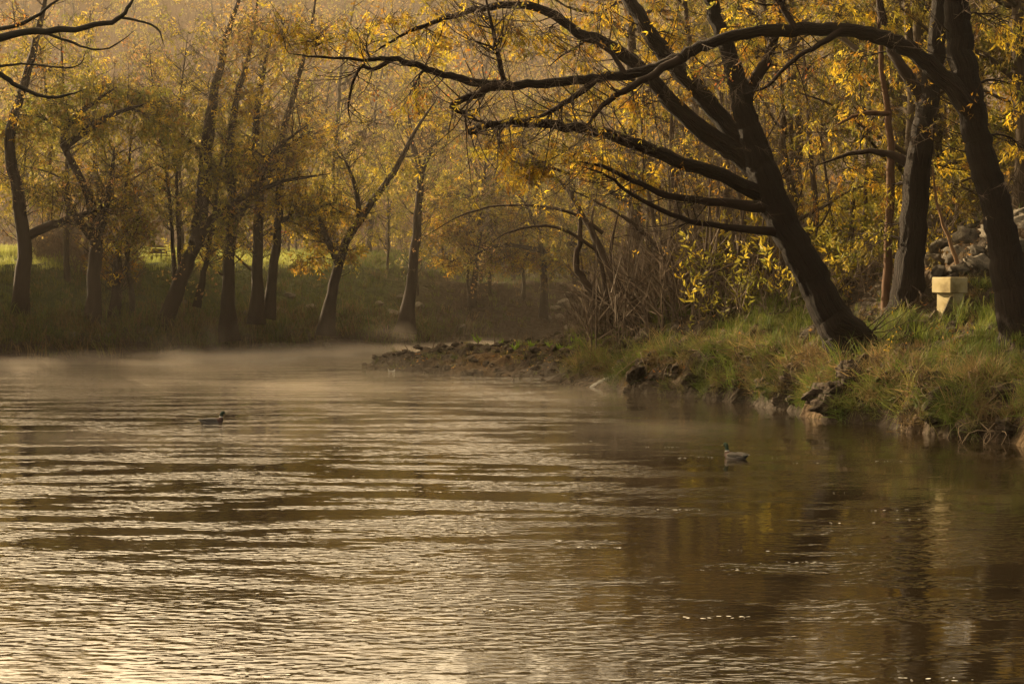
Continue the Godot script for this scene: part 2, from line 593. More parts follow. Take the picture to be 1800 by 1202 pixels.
# ---------------------------------------------------------------- ground and water
func sheet(called: String, xs: Array, zs: Array, height: Callable, tint: Callable, floor_at: float) -> void:
	var mb := MB.new()
	var keep := PackedByteArray()
	for z in zs:
		for x in xs:
			var h: float = (height as Callable).call(x, z)
			mb.v.append(Vector3(x, h, z))
			mb.c.append(Color.WHITE)
			keep.append(1 if h > floor_at else 0)
	var w := xs.size()
	for j in zs.size() - 1:
		for i in w - 1:
			var a := j * w + i
			if keep[a] + keep[a + 1] + keep[a + w] + keep[a + w + 1] == 0: continue
			mb.tri(a, a + w, a + 1) if zs[0] < zs[1] else mb.tri(a, a + 1, a + w)
			mb.tri(a + 1, a + w, a + w + 1) if zs[0] < zs[1] else mb.tri(a + 1, a + w + 1, a + w)
	mb.smooth()
	if mb.n.size() and mb.n[0].y < 0.0:
		for t in range(0, mb.idx.size(), 3):
			var q := mb.idx[t + 1]
			mb.idx[t + 1] = mb.idx[t + 2]
			mb.idx[t + 2] = q
		mb.smooth()
	for k in mb.v.size():
		mb.c[k] = (tint as Callable).call(mb.v[k], mb.n[k])
	tag(part(called, mb.commit(), M.soil, self), "", "", "", "structure")

func steps(list: Array) -> Array:         # [from, to, step, to, step ...]
	var out := []
	var at: float = list[0]
	for k in range(1, list.size(), 2):
		while at < list[k] - 1e-4:
			out.append(at)
			at += list[k + 1]
		at = list[k]
	out.append(at)
	return out

func tint_right(p: Vector3, n: Vector3) -> Color:
	var mud := Color(0.034, 0.026, 0.018)
	var turf := Color(0.05, 0.055, 0.018)
	var litter := Color(0.13, 0.085, 0.04)
	var q := noise_b.get_noise_2d(p.x * 1.5, p.z * 1.5)
	var c := mud.lerp(turf, smoothstep(0.6, 0.85, n.y) * smoothstep(0.5, 1.1, p.y) * (0.6 + 0.4 * q))
	return c.lerp(litter, smoothstep(0.1, 0.5, noise_a.get_noise_2d(p.x * 4.0 + 40.0, p.z * 4.0)) * 0.6)

func tint_far(p: Vector3, n: Vector3) -> Color:
	var mud := Color(0.040, 0.031, 0.020)
	var turf := Color(0.055, 0.075, 0.020)
	var litter := Color(0.15, 0.095, 0.05)
	var q := noise_b.get_noise_2d(p.x, p.z)
	var c := mud.lerp(turf, smoothstep(0.5, 1.4, p.y + q * 0.5))
	c = c.lerp(mud.lerp(litter, 0.15), smoothstep(-7.0, -2.0, p.x) * smoothstep(-100.0, -86.0, p.z))
	return c.lerp(litter, smoothstep(-92.0, -112.0, p.z))

func make_ground() -> void:
	right_poly = PackedVector2Array([W2(640, 641), W2(690, 650), W2(760, 656), W2(900, 659), W2(965, 671), W2(1060, 682), W2(1180, 694), W2(1280, 707), W2(1420, 729), W2(1560, 751), W2(1740, 778), W2(1900, 802)])
	right_poly.append_array(PackedVector2Array([Vector2(15, -27), Vector2(20, -20), Vector2(30, -12), Vector2(60, -5), Vector2(110, -5), Vector2(110, -96), Vector2(40, -84), Vector2(20, -77), Vector2(10, -72), Vector2(4, -69), Vector2(0, -67), Vector2(-3, -64.5)]))
	far_poly = PackedVector2Array([Vector2(-130, 5), Vector2(-26, 0), Vector2(-25, -25), Vector2(-23.5, -42), Vector2(-21.5, -56), W2(0, 637), W2(300, 627), W2(640, 613), Vector2(-1, -79), Vector2(8, -82.5), Vector2(25, -87), Vector2(130, -108), Vector2(130, -260), Vector2(-130, -260)])
	sheet("river_bank", steps([-7.5, 22.0, 0.17, 30.0, 0.8, 110.0, 5.0]), steps([-98.0, -72.0, 1.6, -60.0, 0.5, -30.0, 0.17, -18.0, 1.0, 0.0, 3.0]), right_height, tint_right, -0.75)
	sheet("far_bank", steps([-130.0, -50.0, 5.0, -28.0, 1.2, 14.0, 0.35, 30.0, 1.2, 130.0, 5.0]), steps([-260.0, -110.0, 3.0, -92.0, 1.0, -58.0, 0.3, -40.0, 1.0, 5.0, 3.0]), far_height, tint_far, -1.1)
	# the bed under the water and the land all round
	var mb := MB.new()
	var e := 300.0
	for p in [Vector3(-e, -1.3, -e), Vector3(e, -1.3, -e), Vector3(-e, -1.3, e), Vector3(e, -1.3, e)]:
		mb.add(p, Vector3.UP, Vector2.ZERO, Color(0.07, 0.055, 0.035))
	mb.tri(0, 1, 2); mb.tri(1, 3, 2)
	tag(part("ground", mb.commit(), M.soil, self), "", "", "", "structure")
	# the river: real swell, finer ripples as relief
	mb = MB.new()
	var swell := FastNoiseLite.new()
	swell.seed = 8
	swell.frequency = 0.25
	swell.fractal_octaves = 2
	var xs := steps([-60.0, -20.0, 1.0, 18.0, 0.16, 60.0, 1.0])
	var zs := steps([-110.0, -76.0, 0.6, -40.0, 0.22, -10.0, 0.11, 8.0, 0.8])
	for z in zs:
		for x in xs:
			var calm := smoothstep(-0.35, 0.3, noise_a.get_noise_2d(x * 1.3, z * 1.9 + 90.0)) * 0.85 + 0.15
			var left := lerpf(1.0, 0.45, smoothstep(-1.0, 6.0, x))
			var h := swell.get_noise_2d(x * 0.5 + 7.0, z * 1.3) * 0.006 + swell.get_noise_2d(x * 4.0, z * 6.0 + 5.0) * 0.001
			mb.v.append(Vector3(x, h * calm * left, z))
	var w := xs.size()
	for j in zs.size() - 1:
		for i in w - 1:
			var a := j * w + i
			mb.tri(a, a + 1, a + w); mb.tri(a + 1, a + w + 1, a + w)
	mb.smooth()
	if mb.n[0].y < 0.0: print("water upside down")
	tag(part("water", mb.commit(), M.water, self), "", "", "", "structure")

# ---------------------------------------------------------------- grass
func tuft_mesh(blades: int, h: float, spread: float, bend: float, w: float) -> ArrayMesh:
	var mb := MB.new()
	for i in blades:
		var a := rnd(0, TAU)
		var at := Vector3(cos(a), 0, sin(a)) * rnd(0, spread)
		var b := rnd(0, TAU)
		var out := Vector3(cos(b), 0, sin(b))
		var side := Vector3(-sin(b), 0, cos(b)) * w * rnd(0.6, 1.2)
		var l := h * rnd(0.5, 1.15)
		var k := bend * rnd(0.3, 1.5)
		var p1 := at + Vector3.UP * l * 0.45 + out * l * k * 0.15
		var p2 := at + Vector3.UP * l * 0.78 + out * l * k * 0.5
		var p3 := at + Vector3.UP * l * (0.95 - 0.22 * k) + out * l * k * 0.95
		var g := rnd(0.7, 1.2)
		var col := Color(g, g, g)
		mb.face(at - side, p1 - side, at + side, col); mb.face(at + side, p1 - side, p1 + side, col)
		mb.face(p1 - side, p2 - side * 0.7, p1 + side, col); mb.face(p1 + side, p2 - side * 0.7, p2 + side * 0.7, col)
		mb.face(p2 - side * 0.7, p3, p2 + side * 0.7, col)
	return mb.commit()

func upright(at: Vector3, s: float, tip := Vector3.ZERO) -> Transform3D:
	var y := (Vector3.UP + tip).normalized()
	var x := y.cross(Vector3(cos(rnd(0, TAU)), 0.1, sin(rnd(0, TAU)))).normalized()
	return Transform3D(Basis(x, y, x.cross(y)).scaled(Vector3(s, s * rnd(0.8, 1.25), s)), at)

func mixed(pal: Array) -> Color:
	var a: Color = pal[rng.randi() % pal.size()]
	var c := a.lerp(pal[rng.randi() % pal.size()], rng.randf()) * rnd(0.75, 1.2)
	c.a = 1.0
	return c

func make_grass() -> void:
	var lush := [Color(0.10, 0.14, 0.022), Color(0.15, 0.18, 0.03), Color(0.06, 0.085, 0.018), Color(0.17, 0.16, 0.04)]
	var straw := [Color(0.27, 0.19, 0.08), Color(0.18, 0.12, 0.05), Color(0.14, 0.13, 0.04), Color(0.09, 0.06, 0.03)]
	var tall := tuft_mesh(11, 0.62, 0.12, 0.95, 0.0075)
	var short := tuft_mesh(16, 0.22, 0.13, 0.7, 0.005)
	var hang := tuft_mesh(22, 0.62, 0.16, 0.7, 0.006)
	var xt := []; var ct := []; var xs := []; var cs := []; var xh := []; var ch := []; var xg := []; var cg := []
	for i in 34000:
		var x := rnd(-6.0, 19.0)
		var z := rnd(-66.0, -31.0)
		var d := right_inside(x, z)
		if d < 0.15: continue
		if x > 9.3 and z < -42.8 and rng.randf() < 0.93: continue
		if x < 5.0 and rng.randf() < 0.55: continue
		var y := right_height_at(d, x, z)
		var patch := noise_a.get_noise_2d(x * 5.0, z * 5.0 + 17.0)
		var at := Vector3(x, y - 0.02, z)
		if x < 2.0:
			if patch > 0.05 or rng.randf() < 0.12:
				xs.append(upright(at, rnd(0.4, 1.0))); cs.append(mixed(lush if rng.randf() < 0.55 else straw))
			continue
		if d < 1.5:
			for k in 2:
				var px := x + rnd(-0.6, 0.6)
				var pz := z + rnd(-0.6, 0.6)
				var pd := right_inside(px, pz)
				if pd < 0.1 or pd > 1.9 or pd < 0.12 or noise_a.get_noise_2d(px * 9.0, pz * 9.0) < -0.06: continue
				var tip2 := Vector3(-0.35, -0.55, 0.9) * rnd(0.4, 1.6) + rvec() * 0.4
				xh.append(upright(Vector3(px, right_height_at(pd, px, pz), pz), rnd(0.45, 1.0), tip2)); ch.append(mixed(straw if noise_b.get_noise_2d(px * 2.0, pz * 2.0) > -0.05 else lush) * (0.7 if pd < 0.7 else 1.0))
			var tip := Vector3(-0.35, -0.7, 0.9) * rnd(0.4, 1.5)
			if patch > 0.0 and d > 0.35:
				xh.append(upright(at, rnd(0.6, 1.15), tip)); ch.append(mixed(straw if rng.randf() < 0.62 else lush))
			continue
		if patch > 0.06:
			if rng.randf() < 0.45:
				xt.append(upright(at, rnd(0.35, 0.95), rvec() * 0.35)); ct.append(mixed(lush))
			xs.append(upright(at, rnd(0.7, 1.5))); cs.append(mixed(lush))
		elif rng.randf() < 0.3:
			xs.append(upright(at, rnd(0.6, 1.2), rvec() * 0.5)); cs.append(mixed(straw))
	for i in 46:
		var q := P(rnd(1605, 1740), 560, rnd(39.8, 41.2))
		xt.append(upright(Vector3(q.x, right_height(q.x, q.z) - 0.03, q.z), rnd(0.6, 1.05), rvec() * 0.25)); ct.append(mixed(lush))
	tag(many("tall_grass", tall, M.grass, xt, ct, self), "long green grass growing round the trunks on the right bank", "grass")
	tag(many("short_grass", short, M.grass, xs, cs, self), "short green and straw grass covering the right bank and the spit", "grass")
	tag(many("hanging_grass", hang, M.grass, xh, ch, self), "dry straw grass hanging over the cut edge of the right bank", "grass")
	# the far bank: low turf on the slope and the sunny lawn on top
	for i in 26000:
		var x := rnd(-27.0, 6.0)
		var z := rnd(-100.0, -60.0)
		var y := far_height(x, z)
		if y < 0.7: continue
		if x > -6.0 and rng.randf() < 0.75: continue
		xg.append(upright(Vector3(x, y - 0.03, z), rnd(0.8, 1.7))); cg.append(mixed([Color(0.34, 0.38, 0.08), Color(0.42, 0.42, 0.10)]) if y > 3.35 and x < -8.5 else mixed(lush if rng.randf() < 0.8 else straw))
	for i in 5000:
		var w := W(rnd(-60, 1000), rnd(606, 640))
		var x := w.x + rnd(-1.5, 1.5)
		var z := w.z + rnd(-4.0, 1.0)
		var y := far_height(x, z)
		if y < 0.02 or y > 1.6: continue
		xg.append(upright(Vector3(x, y - 0.03, z), rnd(1.4, 3.6), Vector3(0, 0, 0.3) + rvec() * 0.4)); cg.append(mixed(straw) * 0.8 if rng.randf() < 0.5 else mixed(lush) * 0.7)
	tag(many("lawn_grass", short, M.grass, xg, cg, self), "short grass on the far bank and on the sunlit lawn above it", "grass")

# ---------------------------------------------------------------- rocks, clods, sticks
func lump_mesh(seedn: int, flat: float, rough: float, cols: Array) -> ArrayMesh:
	var f := FastNoiseLite.new()
	f.seed = seedn
	f.frequency = 0.9
	var sp := SphereMesh.new()
	sp.radial_segments = 18
	sp.rings = 10
	sp.radius = 1.0
	sp.height = 2.0
	var arr := sp.get_mesh_arrays()
	var mb := MB.new()
	var vs: PackedVector3Array = arr[Mesh.ARRAY_VERTEX]
	for p in vs:
		var q := p
		# a few flat cuts make facets
		for k in 7:
			var nrm := Vector3(sin(k * 2.1 + seedn), cos(k * 1.7 + seedn * 0.7), sin(k * 3.3 + seedn * 1.3)).normalized()
			var over := q.dot(nrm) - 0.74
			if over > 0.0: q -= nrm * over * 0.9
		q *= 1.0 + rough * f.get_noise_3dv(p * 1.4) + rough * 0.5 * f.get_noise_3dv(p * 4.0)
		q.y *= flat
		mb.v.append(q)
		var a: Color = cols[0]
		mb.c.append(a.lerp(cols[1], clampf(0.5 + f.get_noise_3dv(p * 2.0 + Vector3(9, 0, 0)), 0, 1)))
	mb.idx = arr[Mesh.ARRAY_INDEX]
	mb.smooth()
	return mb.commit()

func stick(called: String, pts: Array, r0: float, r1: float, col: Color, label: String, group := "", category := "stick") -> void:
	var mb := MB.new()
	var pp := PackedVector3Array()
	var rr := PackedFloat32Array()
	for i in pts.size():
		pp.append(pts[i])
		rr.append(lerpf(r0, r1, float(i) / (pts.size() - 1)))
	var pr := refine(pp, rr, 4)
	tube(mb, pr[0], pr[1], 6, col)
	tag(part(called, mb.commit(), M.bark, self), label, category, group)

func make_rocks() -> void:
	var grey := [Color(0.30, 0.27, 0.22), Color(0.18, 0.16, 0.13)]
	var pale := [Color(0.26, 0.235, 0.19), Color(0.10, 0.085, 0.065)]
	var mud := [Color(0.030, 0.023, 0.016), Color(0.06, 0.046, 0.032)]
	var g := []; var p := []; var m := []
	for k in 4:
		g.append(lump_mesh(3 + k, 0.62, 0.35, grey))
		p.append(lump_mesh(13 + k, 0.66, 0.6, pale))
		m.append(lump_mesh(23 + k, 0.6, 0.7, mud))
	# stones on the far slope
	var far := [[125, 590, 10, 0], [175, 578, 13, 0], [188, 590, 8, 0], [257, 585, 13, 1], [140, 580, 6, 0], [322, 533, 7, 1], [428, 552, 8, 1], [462, 560, 5, 0], [490, 548, 10, 0], [508, 521, 9, 1], [545, 541, 9, 0], [470, 607, 8, 0], [575, 608, 8, 0], [665, 536, 9, 0], [690, 553, 12, 0], [705, 525, 10, 1], [735, 540, 12, 0], [808, 578, 10, 1], [640, 560, 7, 0], [400, 598, 6, 0], [360, 580, 5, 1]]
	for i in far.size():
		var f: Array = far[i]
		var c := slope_point(f[0], f[1], 60.0, 92.0, far_height)
		var d := -c.z
		var o := part("bank_stone", (p if f[3] else g)[i % 4], M.rock, self)
		var r: float = f[2] * d / FPX
		o.position = c + Vector3.UP * r * 0.15
		o.scale = Vector3(r * 1.25, r, r)
		o.rotation = Vector3(rnd(-0.3, 0.3), rnd(0, TAU), rnd(-0.3, 0.3))
		tag(o, "pale weathered stone half sunk in the shady grass slope of the far bank" if f[3] else "grey stone half sunk in the shady slope of the far bank", "stone", "stones on the far bank")
	# boulders on the far slope seen past the spit
	var heap := [[1010, 545, 16], [1030, 560, 14], [990, 535, 12], [1015, 585, 20], [985, 560, 10], [1040, 580, 12], [1000, 520, 10], [1050, 560, 14], [975, 545, 10], [1035, 540, 10], [960, 560, 9]]
	for i in heap.size():
		var f: Array = heap[i]
		var c := slope_point(f[0], f[1], 74.0, 100.0, far_height)
		var r: float = f[2] * -c.z / FPX
		var o := part("boulder", g[i % 4], M.rock, self)
		o.position = c + Vector3.UP * r * 0.2
		o.scale = Vector3(r * 1.2, r, r)
		o.rotation = Vector3(rnd(-0.4, 0.4), rnd(0, TAU), rnd(-0.4, 0.4))
		tag(o, "grey boulder in the hazy heap behind the spit", "boulder", "boulders heaped behind the spit")
	# the rubble slope behind the concrete post
	var rub := [[1700, 425, 26], [1655, 440, 22], [1680, 455, 24], [1640, 465, 20], [1725, 470, 24], [1755, 455, 20], [1665, 415, 18], [1715, 400, 18], [1630, 425, 20], [1790, 440, 24], [1810, 400, 26], [1640, 400, 16], [1745, 415, 20], [1690, 480, 18], [1650, 482, 15], [1770, 500, 16], [1720, 445, 14], [1830, 460, 26], [1790, 385, 18], [1670, 390, 14], [1745, 440, 13], [1740, 500, 18]]
	for i in rub.size():
		var f: Array = rub[i]
		var c := slope_point(f[0], f[1], 43.5, 62.0, right_height)
		var r: float = f[2] * -c.z / FPX
		var o := part("rubble_rock", p[i % 4], M.rock, self)
		o.position = c + Vector3.UP * r * 0.25
		o.scale = Vector3(r * 1.2, r * 1.05, r)
		o.rotation = Vector3(rnd(-0.5, 0.5), rnd(0, TAU), rnd(-0.5, 0.5))
		tag(o, "pale broken rock on the rubble slope behind the concrete post", "rock", "rocks of the rubble slope")
	# clods of dark earth along the cut bank and the spit
	var clods := [[1500, 650, 30], [1470, 680, 36], [1455, 705, 30], [1660, 690, 34], [1400, 665, 24], [1220, 665, 22], [1350, 672, 24], [1560, 660, 22], [1610, 655, 22], [1760, 660, 26], [1530, 632, 20], [1650, 665, 30], [1690, 672, 22], [1440, 690, 24], [1330, 640, 18], [1370, 645, 20], [1300, 660, 16], [1170, 620, 24], [1140, 640, 22], [1200, 640, 18], [1120, 655, 20], [1075, 600, 18], [1090, 612, 22], [1250, 625, 14], [1740, 690, 28], [1770, 680, 22], [1590, 700, 20], [1300, 690, 18], [1100, 640, 18], [1060, 650, 16], [1030, 640, 14], [1010, 665, 10], [990, 668, 8], [1710, 745, 24], [1780, 750, 26], [1640, 735, 18]]
	for i in clods.size():
		var f: Array = clods[i]
		var c := slope_point(f[0], f[1] + f[2] * 0.4, 30.0, 62.0, right_height)
		var r: float = f[2] * -c.z / FPX
		var o := part("earth_clod", m[i % 4], M.soil, self)
		o.position = c + Vector3.UP * r * 0.2
		o.scale = Vector3(r * rnd(0.9, 1.4), r, r)
		o.rotation = Vector3(rnd(-0.5, 0.5), rnd(0, TAU), rnd(-0.5, 0.5))
		tag(o, "dark root-matted clod of earth on the eroded edge of the right bank", "clod", "earth clods on the right bank")
	# fallen leaves and hanging rootlets
	var xl := []; var cl := []
	for i in 12000:
		var x := rnd(-4.0, 20.0)
		var z := rnd(-62.0, -31.0)
		var d := right_inside(x, z)
		if d < 0.3 or (noise_a.get_noise_2d(x * 6.0 + 9.0, z * 6.0) < -0.1 and not (x > 9.3 and z < -42.5)): continue
		xl.append(Transform3D(Basis.from_euler(Vector3(rnd(-0.6, 0.6), rnd(0, TAU), rnd(-0.6, 0.6))).scaled(Vector3.ONE * rnd(0.7, 1.3)), Vector3(x, right_height_at(d, x, z) + 0.03, z)))
		cl.append([Color(0.22, 0.10, 0.03), Color(0.30, 0.17, 0.05), Color(0.12, 0.07, 0.03), Color(0.35, 0.24, 0.08)][rng.randi() % 4])
	var lm := MB.new()
	leaf(lm, Vector3(-0.06, 0, 0), Vector3.RIGHT, Vector3(0, 0, 1), 0.13, 0.055, Color.WHITE, true)
	tag(many("fallen_leaves", lm.commit(), M.leaf, xl, cl, self), "brown fallen leaves littering the right bank", "leaves")
	var rb := MB.new()
	for i in 420:
		var s := rnd(0.0, 1.0)
		var e := W(lerpf(1010.0, 1800.0, s), lerpf(677.0, 786.0, s * s * 0.55 + s * 0.45))
		var x := e.x + rnd(-0.3, 0.3)
		var z := e.z - rnd(0.3, 1.8)
		var a := Vector3(x, right_height(x, z) + 0.05, z)
		var c := a + Vector3(rnd(-0.6, 0.4), rnd(-0.5, 0.15), rnd(0.15, 0.7))
		var c2 := c + Vector3(rnd(-0.4, 0.4), rnd(-0.6, 0.0), rnd(0.0, 0.4))
		var pr := refine(PackedVector3Array([a, c, c2]), PackedFloat32Array([0.012, 0.009, 0.004]), 3)
		tube(rb, pr[0], pr[1], 4, Color(0.10, 0.075, 0.05) * rnd(0.5, 2.2), 0.0, false)
	tag(part("rootlets", rb.commit(), M.bark, self), "tangle of thin roots and dead stems hanging from the cut right bank", "roots", "", "stuff")
	# small lumps of mud too many to count on the spit
	var xf := []; var cf := []
	for i in 2600:
		var x := rnd(-6.0, 10.0)
		var z := rnd(-67.0, -40.0)
		var d := right_inside(x, z)
		if d < -0.15 or (x > 3.0 and d > 1.0): continue
		var s := rnd(0.04, 0.13)
		xf.append(Transform3D(Basis.from_euler(Vector3(rnd(0, 3), rnd(0, 6), rnd(0, 3))).scaled(Vector3(s * 1.5, s, s)), Vector3(x, right_height_at(d, x, z) + s * 0.2, z)))
		cf.append(Color.WHITE * rnd(0.7, 1.5))
	tag(many("mud_crumbs", m[1], M.twig, xf, cf, self), "small lumps of mud strewn over the spit and its edge", "mud")

# where the line of sight through a spot of the frame first meets a slope
func slope_point(x: float, y: float, d0: float, d1: float, height: Callable) -> Vector3:
	var d := d0
	while d < d1:
		var p := P(x, y, d)
		if (height as Callable).call(p.x, p.z) >= p.y: return p
		d += 0.1
	var q := P(x, y, (d0 + d1) * 0.5)
	q.y = (height as Callable).call(q.x, q.z)
	return q

# ---------------------------------------------------------------- the trees one can tell apart
func hero_trees() -> void:
	# the leaning willow in the middle of the right half
	var t := new_tree("willow_tree", "thick dark willow leaning left over the river, furrowed trunk splitting into big limbs")
	limb(t, trace([[1535, 690, 130], [1512, 640, 100], [1488, 598, 76], [1461, 555, 61], [1431, 490, 55], [1398, 430, 52], [1367, 370, 51], [1343, 310, 52], [1326, 255, 45], [1313, 210, 38], [1297, 150, 33], [1280, 90, 27], [1258, 30, 24], [1235, -45, 20], [1210, -130, 14], [1195, -220, 5]], 39.6, 41.5), "trunk", 48, 0.07, 7)
	limb(t, trace([[1478, 565, 46], [1508, 583, 36], [1532, 598, 24], [1556, 622, 14], [1570, 645, 6]], 39.5, 39.2), "root", 20, 0.08, 5)
	limb(t, trace([[1340, 310, 46], [1300, 275, 40], [1250, 240, 42], [1197, 197, 38], [1147, 143, 33], [1083, 87, 28], [1017, 57, 24], [947, 14, 20], [880, 9, 16], [800, 27, 12], [720, 56, 8], [650, 95, 5]], 40.6, 42.5, 0.77), "limb", 20, 0.06, 5)
	limb(t, trace([[1325, 265, 44], [1270, 212, 40], [1200, 128, 42], [1167, 93, 38], [1130, 40, 33], [1100, -10, 28], [1070, -80, 20], [1020, -160, 12]], 40.8, 43.0, 0.77), "limb", 20, 0.06, 5)
	limb(t, trace([[1345, 345, 40], [1270, 309, 30], [1200, 285, 30], [1120, 254, 27], [1050, 232, 23], [980, 221, 20], [900, 215, 19], [852, 221, 17], [826, 233, 16]], 40.4, 38.5, 0.77), "limb", 20, 0.05, 5)
	limb(t, trace([[1360, 365, 26], [1270, 357, 15], [1190, 346, 13], [1130, 325, 10], [1060, 292, 7], [1015, 284, 5]], 40.3, 39.5), "limb", 10)
	limb(t, trace([[1372, 408, 18], [1250, 395, 10], [1180, 376, 9], [1110, 341, 7], [1070, 310, 5], [1020, 292, 3]], 40.2, 39.0), "limb", 10)
	limb(t, trace([[1310, 170, 26], [1345, 110, 20], [1370, 40, 16], [1385, -50, 12]], 41.2, 41.8), "limb", 10)
	for c in [[1180, 60, 42.5, 90, 60, 16], [1060, 20, 43, 90, 55, 14], [960, 60, 42.5, 80, 45, 12], [860, 40, 42.3, 85, 45, 13], [760, 60, 42.5, 80, 45, 12], [680, 30, 42.5, 80, 50, 10], [1010, 150, 40, 80, 40, 8], [1120, 190, 41, 80, 45, 9], [930, 190, 39, 75, 30, 8], [1240, 130, 41.3, 60, 60, 8], [1330, 90, 41.6, 70, 60, 10], [1390, 20, 42, 70, 50, 10], [1000, 260, 39.5, 90, 28, 10], [880, 265, 39, 60, 30, 9]]:
		crown_px(t, c[0], c[1], c[2], c[3], c[4], int(c[5] * 1.7), "gold", 1.0, 0.32, 0.5)
	for c in [[930, 285, 41.5, 95, 45, 20], [1040, 270, 42, 90, 45, 16], [1120, 300, 42, 70, 40, 10], [870, 235, 41.5, 55, 35, 9], [900, 60, 42, 90, 50, 10], [780, 20, 42.3, 90, 40, 10], [1010, 100, 42, 90, 60, 8]]:
		crown_px(t, c[0], c[1], c[2], c[3], c[4], int(c[5] * 1.6), "gold", 1.0, 0.26, 0.6)
	for c in [[1150, -120, 42, 150, 90, 16], [1000, -100, 42.5, 140, 80, 14], [1250, -180, 41.5, 150, 110, 16], [1380, -120, 42, 130, 100, 14], [860, -60, 42.3, 130, 60, 12], [1200, -330, 42, 180, 110, 14]]:
		crown_px(t, c[0], c[1], c[2], c[3], c[4], c[5], "gold", 1.3, 0.4, 0.5)
	for c in [[1100, 350, 40.5, 60, 50, 4], [1150, 260, 40, 90, 40, 5], [1000, 330, 39.5, 100, 30, 6]]:
		crown_px(t, c[0], c[1], c[2], c[3], c[4], c[5], "gold_sparse", 1.0, 0.6, 0.7)
	shoots(t, 60, "gold_sparse", 0.9, 2.6, 0.9, 0.6)
	shoots(t, 120, "bare", 0.5, 2.2, 0.8, 0.4)
	finish(t)

	# the big trunk at the right edge, whose limb arches over the whole picture
	t = new_tree("arching_tree", "massive dark trunk at the right edge whose long limb arches left across the river")
	limb(t, trace([[1815, 680, 120], [1796, 585, 78], [1778, 500, 62], [1762, 420, 53], [1745, 340, 50], [1723, 260, 47], [1706, 180, 48], [1692, 100, 45], [1684, 30, 43], [1676, -50, 40], [1664, -150, 32], [1650, -260, 10]], 36.2, 37.2), "trunk", 48, 0.05, 7)
	limb(t, trace([[1705, 190, 54], [1665, 140, 42], [1628, 108, 37], [1586, 80, 34], [1540, 62, 32], [1480, 52, 30], [1420, 52, 28], [1350, 54, 27], [1290, 63, 26], [1240, 80, 26], [1190, 102, 25], [1150, 119, 23], [1100, 130, 22], [1040, 138, 20], [980, 144, 20], [900, 149, 19], [850, 147, 18], [790, 134, 16], [740, 118, 14], [690, 103, 12], [640, 105, 8], [570, 101, 6], [508, 94, 4]], 36.6, 38.2, 0.77), "limb", 24, 0.05, 5)
	limb(t, trace([[900, 150, 17], [860, 155, 15], [820, 172, 12], [795, 186, 10], [815, 200, 8], [835, 210, 6], [858, 214, 4]], 37.6, 37.2), "limb", 10)
	limb(t, trace([[1195, 105, 18], [1150, 128, 14], [1100, 158, 11], [1060, 185, 9], [1036, 215, 6], [1022, 222, 4]], 37.2, 36.6), "limb", 10)
	limb(t, trace([[1045, 142, 12], [1010, 172, 10], [970, 195, 8], [925, 211, 6]], 37.5, 37.0), "limb", 10)
	limb(t, trace([[886, 143, 12], [875, 95, 9], [866, 50, 7], [850, -20, 5]], 37.6, 37.8), "limb", 8)
	limb(t, trace([[690, 103, 9], [655, 122, 7], [632, 117, 6], [612, 180, 4], [618, 220, 2]], 38.0, 37.6), "limb", 8)
	limb(t, trace([[1100, 132, 12], [1075, 95, 8], [1040, 70, 6], [1000, 90, 4], [960, 120, 3]], 37.4, 38.2), "limb", 8)
	limb(t, trace([[1480, 52, 14], [1440, 80, 10], [1395, 105, 8], [1350, 150, 6], [1310, 165, 4]], 36.9, 36.2), "limb", 8)
	limb(t, trace([[1400, 52, 14], [1360, -10, 10], [1300, -70, 7]], 37.0, 37.5), "limb", 8)
	for c in [[560, 60, 38.5, 90, 45, 14], [650, 50, 38.5, 80, 50, 12], [500, 30, 38.7, 60, 45, 9], [760, 95, 38.2, 60, 30, 6], [1050, 85, 38, 60, 40, 6], [1330, 20, 37.4, 90, 40, 9], [1480, 10, 37.2, 80, 40, 8], [720, 170, 38, 60, 40, 7]]:
		crown_px(t, c[0], c[1], c[2], c[3], c[4], int(c[5] * 1.6), "gold", 0.9, 0.33, 0.4)
	for c in [[720, 150, 38, 90, 40, 7], [640, 140, 38, 60, 40, 4], [1400, 110, 36.8, 90, 50, 6], [1250, 120, 37, 60, 40, 5], [850, 90, 38, 70, 60, 6]]:
		crown_px(t, c[0], c[1], c[2], c[3], c[4], c[5], "rust_sparse", 1.0, 0.5, 0.7)
	for c in [[1640, -150, 37.5, 160, 100, 16], [1500, -120, 37.5, 150, 90, 14], [1780, -200, 37.5, 160, 120, 16], [1640, -380, 37.5, 200, 140, 18], [1350, -130, 37.6, 150, 80, 12]]:
		crown_px(t, c[0], c[1], c[2], c[3], c[4], c[5], "gold", 1.3, 0.4, 0.5)
	for c in [[1775, 40, 37.5, 70, 60, 10], [1790, 150, 38, 55, 70, 9], [1800, 260, 38, 40, 60, 8], [1560, 20, 37.5, 80, 40, 8]]:
		crown_px(t, c[0], c[1], c[2], c[3], c[4], c[5], "gold", 1.0, 0.33, 0.6)
	shoots(t, 70, "gold_sparse", 0.9, 2.4, 0.9, 0.6)
	shoots(t, 160, "bare", 0.5, 2.2, 0.8, 0.4)
	finish(t)

	# the straight trunk between the two
	t = new_tree("willow_tree", "upright furrowed trunk standing between the leaning willow and the concrete post")
	limb(t, trace([[1584, 640, 110], [1590, 560, 66], [1599, 480, 50], [1606, 400, 45], [1615, 300, 43], [1625, 225, 40], [1637, 160, 33], [1647, 90, 29], [1652, 10, 25], [1657, -90, 18], [1665, -190, 5]], 43.0, 44.0), "trunk", 40, 0.07, 6)
	limb(t, trace([[1640, 200, 30], [1600, 140, 22], [1570, 90, 17], [1550, 20, 13], [1530, -60, 8]], 43.6, 44.5), "limb", 10)
